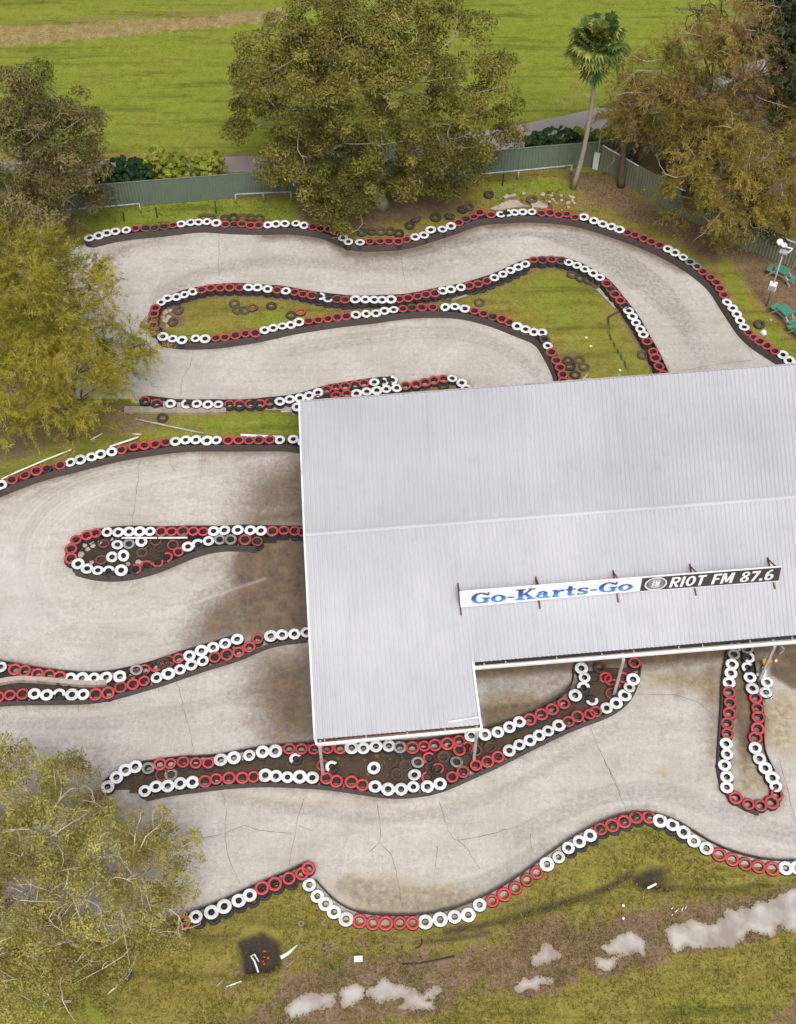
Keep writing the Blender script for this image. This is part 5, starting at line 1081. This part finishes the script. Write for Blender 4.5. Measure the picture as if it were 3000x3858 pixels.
# ------------------------------------------------------------------ trees
def unit(v): return v / (np.linalg.norm(v, axis=-1, keepdims=True) + 1e-9)
def foliage(blobs, dens, cr, nl, L, W, style='leaf', squash=.8, droop=.3, hue=None):
    """blobs -> clumps on each blob's shell -> leaves spread over the clump"""
    C_ = []; T_ = []; D_ = []; TW = []
    for bi, (c, r) in enumerate(blobs):
        n_ = max(5, int(dens * r * r)); d = unit(RNG.normal(0, 1, (n_, 3))); d[:, 2] = np.where(d[:, 2] < -.4, -d[:, 2], d[:, 2]); d = unit(d)
        rad = r * RNG.uniform(.60, 1.10, n_); cc = np.array(c) + d * rad[:, None] * (1, 1, squash); TW.append((np.array(c), cc, d))
        tb = RNG.normal(.5, .09); C_.append(cc); D_.append(d); T_.append(np.clip(RNG.normal(tb, .16, n_), 0, 1))
    C_ = np.vstack(C_); D_ = np.vstack(D_); T_ = np.concatenate(T_); n_ = len(C_)
    sz = RNG.uniform(.5, 1.3, n_) * cr
    cnt = np.maximum(4, (nl * (sz / cr) ** 2)).astype(int); idx = np.repeat(np.arange(n_), cnt); N = len(idx)
    if style == 'leaf':
        u_ = unit(RNG.normal(0, 1, (N, 3)) + np.array([0, 0, .45]) + D_[idx] * .35)
        off = u_ * (RNG.uniform(.35, 1.0, N) ** .6)[:, None] * sz[idx][:, None] * (1, 1, .72)
        nrm = unit(u_ * .8 + np.array([0, 0, .45]) + RNG.normal(0, .5, (N, 3)))
        a_ = unit(np.cross(nrm, RNG.normal(0, 1, (N, 3)))); b_ = np.cross(nrm, a_); ctr = C_[idx] + off
        a_ = a_ - np.array([0, 0, droop]) * .3
    else:
        # plumes: needles strung along a few short arching stems of each clump
        ns = 9; si = RNG.integers(0, ns, N); sd_ = unit(D_[:, None, :] * .8 + RNG.normal(0, .75, (n_, ns, 3)) + np.array([0, 0, .35]))
        ln = RNG.uniform(.6, 1.4, (n_, ns)) * cr * 1.5; t_ = RNG.random(N) ** .8
        st_ = sd_[idx, si]; l_ = ln[idx, si]
        ctr = C_[idx] + st_ * (l_ * t_)[:, None] - np.array([0, 0, 1.0]) * (droop * l_ * t_ * t_)[:, None] + RNG.normal(0, .045, (N, 3))
        a_ = unit(st_ * .75 + RNG.normal(0, .55, (N, 3)) - np.array([0, 0, 1.0]) * (droop * .9 * t_)[:, None]); b_ = unit(np.cross(a_, RNG.normal(0, 1, (N, 3))))
        ctr = ctr + a_ * L * .6
    s_ = RNG.uniform(.6, 1.3, N)[:, None]; A_ = a_ * L * s_; B_ = b_ * W * s_
    bend = np.zeros((N, 3)); bend[:, 2] = -L * droop * .5
    V = np.stack([ctr - A_, ctr + B_, ctr + A_ + bend, ctr - B_], 1).reshape(-1, 3)
    tint = np.clip(T_[idx] + RNG.normal(0, .10, N), 0, 1)
    return V, np.arange(4 * N, dtype=np.int32).reshape(-1, 4), tint, TW
def curve(a_, b_, sag=.15, n=5, wob=.1):
    a_, b_ = np.array(a_, float), np.array(b_, float); d = np.linalg.norm(b_ - a_); out = []
    w_ = RNG.normal(0, wob * d * .5, 3)
    for i in range(n):
        t_ = i / (n - 1); out.append(a_ * (1 - t_) + b_ * t_ + np.array([0, 0, sag * d * math.sin(math.pi * t_)]) + w_ * math.sin(math.pi * t_))
    return out
def tree(name, label, base_px, blobs_px, leaf, bark, tr=.28, dens=5, cr=.6, nl=60, L=.14, W=.06, style='leaf', droop=.3, twigs=.15, twig_r=.03, fork=.35, squash=.8, trunks=None, twig_len=.8, cat='tree', group=None):
    base = at(*base_px); blobs = [(fp(x, y, z), r) for x, y, z, r in blobs_px]
    V, Fc, tint, TW = foliage(blobs, dens, cr, nl, L, W, style, squash, droop)
    root = empty(name, base, label=label, cat=cat, group=group)
    mesh_np('crown', V - base, Fc, M[leaf], root, attrs={'tint': ('FLOAT', 'FACE', tint)})
    cen = np.mean([b[0] for b in blobs], axis=0); b = MB(); LIMB = []
    for t0 in (trunks or [base_px]):
        p0 = at(*t0); f_ = lerp(p0, cen, fork); f_[2] = max(cen[2] * fork, 1.0)
        b.tube(curve(p0, f_, 0, 5, .08), [tr * 1.25, tr, tr * .9, tr * .8, tr * .72], 9)
        hubs = [lerp(f_, bc, RNG.uniform(.42, .62)) for bc, r in blobs[::4]]
        for hb in hubs: b.tube(curve(f_, hb, .08, 6, .22), [tr * .5, tr * .44, tr * .38, tr * .32, tr * .28, tr * .24], 7)
        for bc, r in blobs:
            hb = min(hubs, key=lambda h_: np.linalg.norm(h_ - bc)); lc = curve(hb, bc, .06, 6, .28); LIMB.append(lc); b.tube(lc, [tr * .26, tr * .22, tr * .18, tr * .14, tr * .10, tr * .06], 5)
    for (c0, cc, dd), lc in zip(TW, LIMB):
        for q, d in zip(cc, dd):
            if RNG.random() < twigs:
                e_ = q + d * RNG.uniform(.1, twig_len) + RNG.normal(0, .15, 3); pts = curve(lc[random.choice([2, 3, 4, 5])], e_, .05, 6, .42); b.tube(pts, [twig_r * 1.1, twig_r, twig_r * .85, twig_r * .7, twig_r * .5, twig_r * .25], 5)
                for _ in range(2):
                    m_ = pts[random.choice([3, 4])]; b.tube(curve(m_, m_ + d * .35 + RNG.normal(0, .3, 3), .05, 4, .2), [twig_r * .55, twig_r * .45, twig_r * .35, twig_r * .15], 4)
    b.build('trunk', M[bark], root, loc=base, smooth=True).location = (0, 0, 0)
    return root
M['leaf_olive'] = leafmat('olive_leaves', (.050, .044, .010), (.162, .143, .029), (.355, .305, .078), .27, (.19, .20, .030))
M['leaf_brownolive'] = leafmat('brown_olive_leaves', (.080, .066, .024), (.185, .150, .056), (.30, .245, .10), .3, (.17, .20, .04))
M['leaf_yellowgreen'] = leafmat('yellow_green_needles', (.21, .185, .022), (.46, .40, .060), (.64, .56, .11), .45, (.33, .31, .045))
M['leaf_gold'] = leafmat('golden_needles', (.16, .120, .024), (.37, .285, .065), (.57, .45, .12), .42, (.30, .26, .05))
M['leaf_tawny'] = leafmat('tawny_needles', (.18, .125, .038), (.40, .285, .085), (.56, .41, .14), .4, (.26, .24, .05)) ; M['leaf_orange'] = leafmat('orange_brown_needles', (.15, .092, .035), (.36, .24, .085), (.52, .37, .14), .4, (.30, .22, .065))
M['leaf_dark'] = leafmat('dark_green_leaves', (.015, .022, .010), (.035, .048, .018), (.075, .085, .03), .15)
M['leaf_sparse'] = leafmat('pale_olive_leaves', (.18, .155, .040), (.37, .325, .082), (.60, .535, .16), .38, (.31, .24, .08))
M['leaf_hedge'] = leafmat('dark_hedge_leaves', (.012, .030, .010), (.028, .062, .020), (.06, .11, .03), .15)
M['leaf_lime'] = leafmat('lime_hedge_leaves', (.12, .14, .014), (.30, .34, .04), (.55, .57, .11), .4)
M['leaf_palm'] = leafmat('palm_leaf', (.030, .060, .014), (.10, .145, .028), (.36, .36, .08), .25)
M['leaf_dead'] = leafmat('dead_palm_leaf', (.10, .05, .03), (.24, .13, .08), (.38, .25, .15), .1)
tree('spreading_tree', 'large spreading olive-green tree with grey limbs standing inside the green fence', (1440, 775),
     [(645,90,10,2.4),(570,195,8,1.9),(620,180,9,2.6),(740,62,11,2.7),(870,52,11,2.6),(955,120,10,2.6),(1010,205,8,2.4),(1062,275,5.5,1.5),(570,115,8,1.3),(545,245,5.5,1.0),(520,285,4.4,.6),(640,270,6,2.4),(760,190,10,3),(880,200,9.5,3),
      (960,265,7,2.6),(700,330,5,2.6),(820,320,6,2.9),(930,345,4.5,2.2),(630,370,3.5,1.7),(720,410,3,1.7),(742,452,2.0,1.1),(985,345,4,1.7),(850,385,3.2,1.5),(780,415,2.6,1.5),(865,420,2.4,1.2),(680,360,3.5,1.8),(760,370,4,1.8),(925,410,2.2,1.0),(800,345,4.5,2),(660,440,1.6,.8),(700,455,1.6,.7),(560,215,6.5,1.0),(800,110,11,2.6),(690,130,10.5,2.6),(1075,300,4,.8),(655,415,2.4,1.0),(960,395,2.6,.9),(600,320,4.5,1.2),(590,370,2.2,.6)],
     'leaf_olive', 'bark_pale', .38, dens=3.8, cr=.74, nl=190, L=.095, W=.042, twigs=.10, twig_r=.035, twig_len=.7)
tree('spreading_tree', 'brown-olive drooping tree with pale twigs at the left end of the fence', (150, 960),
     [(20,205,10,2.0),(85,215,9.5,1.7),(125,262,8.5,1.7),(60,270,9,2.2),(180,290,7,1.4),(120,330,7,2.0),(30,350,7,2.2),(198,340,6,1.1),(178,380,4.8,1.4),(100,400,5,2.0),(20,430,5,2.0),(198,430,3,.8),(160,440,3,1.2),(80,470,3,1.6),(0,520,2.5,1.6),(130,480,2,1.0),(-60,300,8,2.4),(-60,430,5,2.4)],
     'leaf_brownolive', 'bark_pale', .32, dens=4.4, cr=.72, nl=190, L=.11, W=.034, twigs=.22, twig_r=.03, droop=.6, twig_len=.9)
tree('feathery_tree', 'yellow-green feathery tree on the left between two straights', (270, 1650),
     [(40,562,10,1.5),(110,556,9,1.3),(165,590,8,1.2),(60,610,9.5,1.8),(140,620,8.5,1.7),(20,670,9,1.9),(190,640,7,1.3),(100,700,8,2.0),(185,720,6.5,1.5),(255,695,5,1.0),(285,740,4,.8),(240,770,4.5,1.1),(150,800,6,1.7),(60,790,7,1.9),(20,860,5,1.6),(120,865,4,1.4),(205,835,3.6,1.0),(265,815,3,.8),(285,785,3,.7),(20,915,3,1.0),(175,890,2.4,.7),(-50,630,9,1.8),(-50,780,7,2)],
     'leaf_yellowgreen', 'bark_brown', .2, dens=7.5, cr=.72, nl=400, L=.115, W=.0125, style='spray', droop=.30, twigs=.05, twig_r=.02)
tree('sparse_tree', 'sparse pale-leaved tree with bare white branches in the lower left corner', (130, 3620),
     [(60,1680,6,1.4),(145,1665,6,1.0),(200,1725,5.5,.7),(315,1775,5,.9),(385,1800,4.5,.7),(100,1790,7,1.7),(220,1800,7,1.4),(300,1860,6,1.3),(375,1895,5,.7),(60,1900,7,1.7),(180,1930,7,1.5),(285,1955,6,1.1),(100,2020,6,1.5),(230,2045,5.5,1.0),(40,2120,5,1.5),(325,2010,5,.8),(385,1985,4.3,.5),(150,2110,5,1.0),(20,1625,5,1.0),(230,2120,4.5,.6),(405,1850,4.2,.4),(-60,1800,6,1.8),(-60,2000,6,1.8),(350,1940,4.5,.7)],
     'leaf_sparse', 'bark_white', .15, dens=25, cr=.42, nl=82, L=.058, W=.029, twigs=.17, twig_r=.020, fork=.4, squash=.75, twig_len=.6)
G_ = 'mixed trees crowding the upper right corner'
tree('feathery_tree', 'tallest orange-brown feathery tree in the upper right corner', (2800, 640), [(1590,62,13,1.4),(1632,92,12,1.3),(1562,120,11,1.3),(1605,150,10,1.5),(1635,200,9,1.3),(1580,215,8,1.5),(1600,265,7,1.3),(1540,70,12,.7)],
     'leaf_orange', 'bark_pale', .2, dens=7, cr=.62, nl=260, L=.115, W=.014, style='spray', twigs=.2, twig_r=.025, group=G_)
tree('feathery_tree', 'wide tawny thin tree with pale stems right of the palm', (2560, 640), [(1460,115,10,1.3),(1405,160,9,1.3),(1500,160,9,1.5),(1450,200,8,1.7),(1380,225,7,1.4),(1335,205,7,1.0),(1520,230,7,1.7),(1420,260,5,1.5),(1480,290,5,1.6),(1350,268,5,1.1),(1500,95,10,.9)],
     'leaf_tawny', 'bark_pale', .2, dens=9, cr=.62, nl=230, L=.115, W=.014, style='spray', twigs=.3, twig_r=.028, group=G_)
tree('feathery_tree', 'golden feathery tree hanging over the olive fence', (2720, 860), [(1510,270,8,1.2),(1560,300,8,1.3),(1500,330,7,1.5),(1590,350,7,1.3),(1540,380,6,1.6),(1480,380,5.5,1.1),(1445,415,4,1.0),(1455,465,2.6,.7),(1570,430,5,1.6),(1520,450,4,1.2),(1600,470,4,1.2),(1565,500,2.8,.9),(1520,515,2,.5)],
     'leaf_gold', 'bark_pale', .2, dens=6.5, cr=.55, nl=230, L=.115, W=.017, style='spray', twigs=.12, twig_r=.028, droop=.5, group=G_)
tree('feathery_tree', 'golden bushy tree cut by the right edge', (2960, 860), [(1650,265,8,1.2),(1690,300,8,1.5),(1660,340,7,1.4),(1700,390,6,1.5),(1640,400,5.5,1.3),(1680,450,4,1.3),(1640,465,3,.9),(1760,340,7,2),(1760,450,5,1.8)],
     'leaf_gold', 'bark_brown', .2, dens=6.5, cr=.55, nl=230, L=.115, W=.017, style='spray', droop=.5, twigs=.08, group=G_)
tree('dark_tree', 'dark shadowy evergreen in the extreme upper right corner', (2980, 430), [(1665,20,12,1.7),(1700,80,12,2.0),(1720,170,10,2.2),(1692,235,8,1.4),(1610,10,12,1.2),(1760,60,12,2.5),(1740,260,7,1.8),(1650,-20,13,2.0)],
     'leaf_dark', 'bark_brown', .25, dens=9, cr=.6, nl=80, L=.13, W=.06, twigs=.06, group=G_)
tree('bare_tree', 'half-bare grey-brown tree behind the orange-brown one', (2680, 420), [(1530,50,9,1.2),(1500,30,9,1.0),(1560,95,7,1.3),(1540,10,10,1.0),(1480,15,8.5,.8)], 'leaf_brownolive', 'bark_brown', .16, dens=5, cr=.5, nl=14, L=.10, W=.03, twigs=.9, twig_r=.035, twig_len=1.2, group=G_)
tree('understorey_tree', 'dull green low tree filling the shade behind the olive fence', (2600, 700), [(1480,330,3.6,1.2),(1530,340,4,1.4),(1600,400,3.4,1.4),(1560,460,2.2,1.2),(1620,500,2.2,1.0),(1480,430,2.2,.8)], 'leaf_dark', 'bark_brown', .14, dens=8, cr=.5, nl=60, L=.12, W=.05, twigs=.05, group=G_)
tree('feathery_tree', 'olive-yellow feathery tree between the small palms and the golden trees', (2500, 640), [(1345,205,6.5,1.1),(1390,240,6,1.5),(1345,250,5,1.0),(1430,235,6.5,1.6),(1395,280,4.2,1.0),(1450,300,4.5,1.4),(1470,250,7,1.4)],
     'leaf_gold', 'bark_brown', .16, dens=6.5, cr=.55, nl=240, L=.115, W=.015, style='spray', droop=.45, twigs=.1, group=G_)
# palms
def fan_palm(name, base_px, crown_px, cz, label, fr=1.05, n=46, tr=.13, lean=(0, 0), leaf='leaf_palm', dead=14, pinnate=False):
    base = at(*base_px); top = at(crown_px[0], crown_px[1], cz); root = empty(name, base, label=label, cat='palm tree')
    mid = lerp(base, top, .35) + np.array([lean[0], lean[1], 0]); pts = [base * (1 - t_) ** 2 + 2 * t_ * (1 - t_) * mid + top * t_ * t_ for t_ in np.linspace(0, 1, 9)]
    MB().tube(pts, [tr * 1.7] + [tr * (1.25 - .35 * i / 8) for i in range(8)], 10).build('trunk', M['bark_pale' if not pinnate else 'bark_brown'], root, loc=base, smooth=True).location = (0, 0, 0)
    def fronds(N, el0, el1, mat, nm, scale=1):
        V = []; Fc = []; T_ = []
        for i in range(N):
            az = i * 2.399 + random.uniform(-.3, .3); el = math.radians(random.uniform(el0, el1)); d = np.array([math.cos(az) * math.cos(el), math.sin(az) * math.cos(el), math.sin(el)])
            side = np.array([-math.sin(az), math.cos(az), 0]); upv = np.cross(d, side) * -1; pl_ = fr * random.uniform(.55, 1.15) * scale; tn_ = random.uniform(.1, .95)
            hub = top + d * pl_ - np.array([0, 0, .18 * pl_]); fs = fr * random.uniform(.42, .62)
            o_ = len(V); V += [top + side * .02, top - side * .02, hub - side * .015, hub + side * .015]; Fc.append((o_, o_ + 1, o_ + 2, o_ + 3)); T_.append(tn_)
            if not pinnate:
                for k_ in range(13):
                    a_ = math.radians(-115 + 230 * k_ / 12); dd = d * math.cos(a_) + side * math.sin(a_); dd = dd / np.linalg.norm(dd); Ls = fs * random.uniform(.8, 1.1); pr = np.cross(dd, upv); m_ = hub + dd * Ls * .5 + upv * .05; e_ = hub + dd * Ls + np.array([0, 0, -.45 * Ls]); o_ = len(V)
                    V += [hub, m_ + pr * .065 * fr, e_, m_ - pr * .065 * fr]; Fc.append((o_, o_ + 1, o_ + 2, o_ + 3)); T_.append(min(1, max(0, tn_ + random.gauss(0, .14))))
            else:
                Lf = fr * 1.9
                for k_ in range(26):
                    t_ = k_ / 25; p_ = top + d * Lf * t_ + np.array([0, 0, -.55 * Lf * t_ * t_])
                    for s_ in (-1, 1):
                        e_ = p_ + side * s_ * .42 * math.sin(math.pi * min(1, t_ * .9 + .12)) + d * .12 + np.array([0, 0, -.18]); o_ = len(V)
                        V += [p_, p_ + d * .05, e_, p_ - d * .03]; Fc.append((o_, o_ + 1, o_ + 2, o_ + 3)); T_.append(min(1, max(0, tn_ + random.gauss(0, .1))))
        mesh_np(nm, np.array(V) - base, Fc, M[mat], root, attrs={'tint': ('FLOAT', 'FACE', T_)})
    fronds(n, -38, 80, leaf, 'crown')
    if dead: fronds(dead, -82, -60, 'leaf_dead', 'dead_fronds', .85)
fan_palm('fan_palm', (2158, 708), (2254, 160), 9.8, 'tall fan palm with a leaning pale trunk at the fence corner', 1.30, 110, .115, (.55, 0))
fan_palm('feather_palm', (2340, 700), (2362, 415), 5.2, 'small drooping palm in front of the olive fence', .95, 22, .15, (0, 0), 'leaf_gold', 0, True)
fan_palm('feather_palm', (2396, 622), (2425, 400), 5.0, 'second small palm behind the olive fence', .95, 20, .14, (0, 0), 'leaf_yellowgreen', 0, True)
# hedges along the fence
def shrub(x, y, z, r, leaf, label, group):
    c = fp(x, y, z); c0 = np.array([c[0], c[1], 0]); root = empty('shrub', c0, label=label, cat='shrub', group=group)
    V, Fc, tint, TW = foliage([(c, r), (c - (0, 0, z * .45), r * .9)], 75, .17, 190, .05, .03, 'leaf', 1.0, .1)
    mesh_np('foliage', V - c0, Fc, M[leaf], root, attrs={'tint': ('FLOAT', 'FACE', tint)})
    b = MB()
    for _ in range(4): b.tube(curve((0, 0, 0), (random.uniform(-.3, .3) * r, random.uniform(-.3, .3) * r, z), .05, 4, .1), [.04, .03, .02, .01], 5)
    b.build('stem', M['bark_brown'], root)
for x, y, z, r in [(228,378,1.3,.75),(258,366,1.5,.8),(288,362,1.5,.75),(305,372,1.2,.6),(240,392,.9,.5)]: shrub(x, y, z, r, 'leaf_hedge', 'dark green hedge bush behind the fence left of the lime ones', 'dark hedge bushes behind the fence')
for i, (x, y, z, r) in enumerate([(318,350,1.4,.55),(334,334,1.9,.55),(345,350,1.5,.5),(378,347,1.6,.6),(366,362,1.1,.4),(400,352,1.5,.5),(428,345,1.6,.55),(442,356,1.3,.5),(463,345,1.5,.55)]):
    shrub(x, y, z, r, 'leaf_lime', f'{ORD[i]} lime-green rounded bush from the left behind the fence', 'lime bushes behind the fence')
for x, y, z, r in [(1128,305,1.3,.45),(1150,299,1.4,.5),(1172,294,1.5,.55),(1196,290,1.5,.55),(1220,290,1.4,.5)]: shrub(x, y, z, r, 'leaf_hedge', 'dark green hedge bush behind the fence left of the palm', 'dark hedge bushes by the palm')
for i, (x, y, z, r) in enumerate([(1244,284,1.6,.5),(1272,291,1.4,.45),(1296,288,1.4,.5)]): shrub(x, y, z, r, 'leaf_lime', f'{ORD[i]} lime-green bush from the left beside the palm trunk', 'lime bushes by the palm')
# ------------------------------------------------------------------ grass tufts over the verges (uncountable)
def tufts(polys, dens, name, label, hgt, mats_):
    V = []; T_ = []
    for poly in polys:
        x0, y0 = poly.min(0); x1, y1 = poly.max(0); n_ = int((x1 - x0) * (y1 - y0) * dens); q = np.column_stack([RNG.uniform(x0, x1, n_), RNG.uniform(y0, y1, n_)])
        keep = inside(q, poly)
        for pd in PUD: keep &= ~inside(q, pd)
        for pd in (PIT1, PIT2): keep &= ~inside(q, pd)
        q = q[keep]; nz_ = np.sin(q[:, 0] * 2.1 + 1) * np.sin(q[:, 1] * 1.7) + np.sin(q[:, 0] * .7) * np.sin(q[:, 1] * .9 + 2)
        q = q[RNG.random(len(q)) < .5 + .3 * nz_]; m_ = len(q)
        for k_ in range(3):
            az = RNG.uniform(0, 6.28, m_); h_ = hgt * RNG.uniform(.4, 1.2, m_); ln = h_ * RNG.uniform(.4, 1.4, m_); dx_, dy_ = np.cos(az), np.sin(az); w_ = .012
            b0 = np.column_stack([q, np.full(m_, .0)]); tip = b0 + np.column_stack([dx_ * ln, dy_ * ln, h_]); sd_ = np.column_stack([-dy_ * w_, dx_ * w_, np.zeros(m_)]); md = (b0 + tip) / 2 + np.column_stack([np.zeros(m_), np.zeros(m_), h_ * .2])
            V.append(np.stack([b0, md + sd_, tip, md - sd_], 1).reshape(-1, 3)); T_.append(np.clip(RNG.normal(.5, .22, m_) + .12 * nz_[:0].sum(), 0, 1))
    V = np.vstack(V); N = len(V) // 4
    mesh_np(name, V, np.arange(4 * N, dtype=np.int32).reshape(-1, 4), M[mats_], attrs={'tint': ('FLOAT', 'FACE', np.concatenate(T_))}, kind='stuff', label=label, cat='grass')
M['blade'] = leafmat('grass_blades', (.085, .085, .016), (.22, .195, .042), (.40, .34, .13), .3, (.20, .23, .03))
fr_poly = np.vstack([F_pts + (0, -.45), wp([(1760, 1880), (1760, 2230), (-40, 2230), (-40, 2010), (350, 2000)])])
mud = wp([(560,2200),(620,2110),(940,2030),(1200,1975),(1440,1920),(1760,1880),(1760,1990),(1400,2075),(1200,2130),(940,2150),(700,2200)])
def cut(poly, dens, *a_): tufts([poly], dens, *a_)
tufts([fr_poly], 130, 'grass_tufts', 'short tufted grass along the front verge', .10, 'blade')
tufts([poly_i2, poly_i1, wp([(200,436),(640,420),(660,465),(200,490)]), wp([(1020,380),(1260,365),(1480,500),(1400,520),(1240,455),(1000,450)])], 60, 'grass_tufts', 'short grass on the infield and fence strips', .09, 'blade')
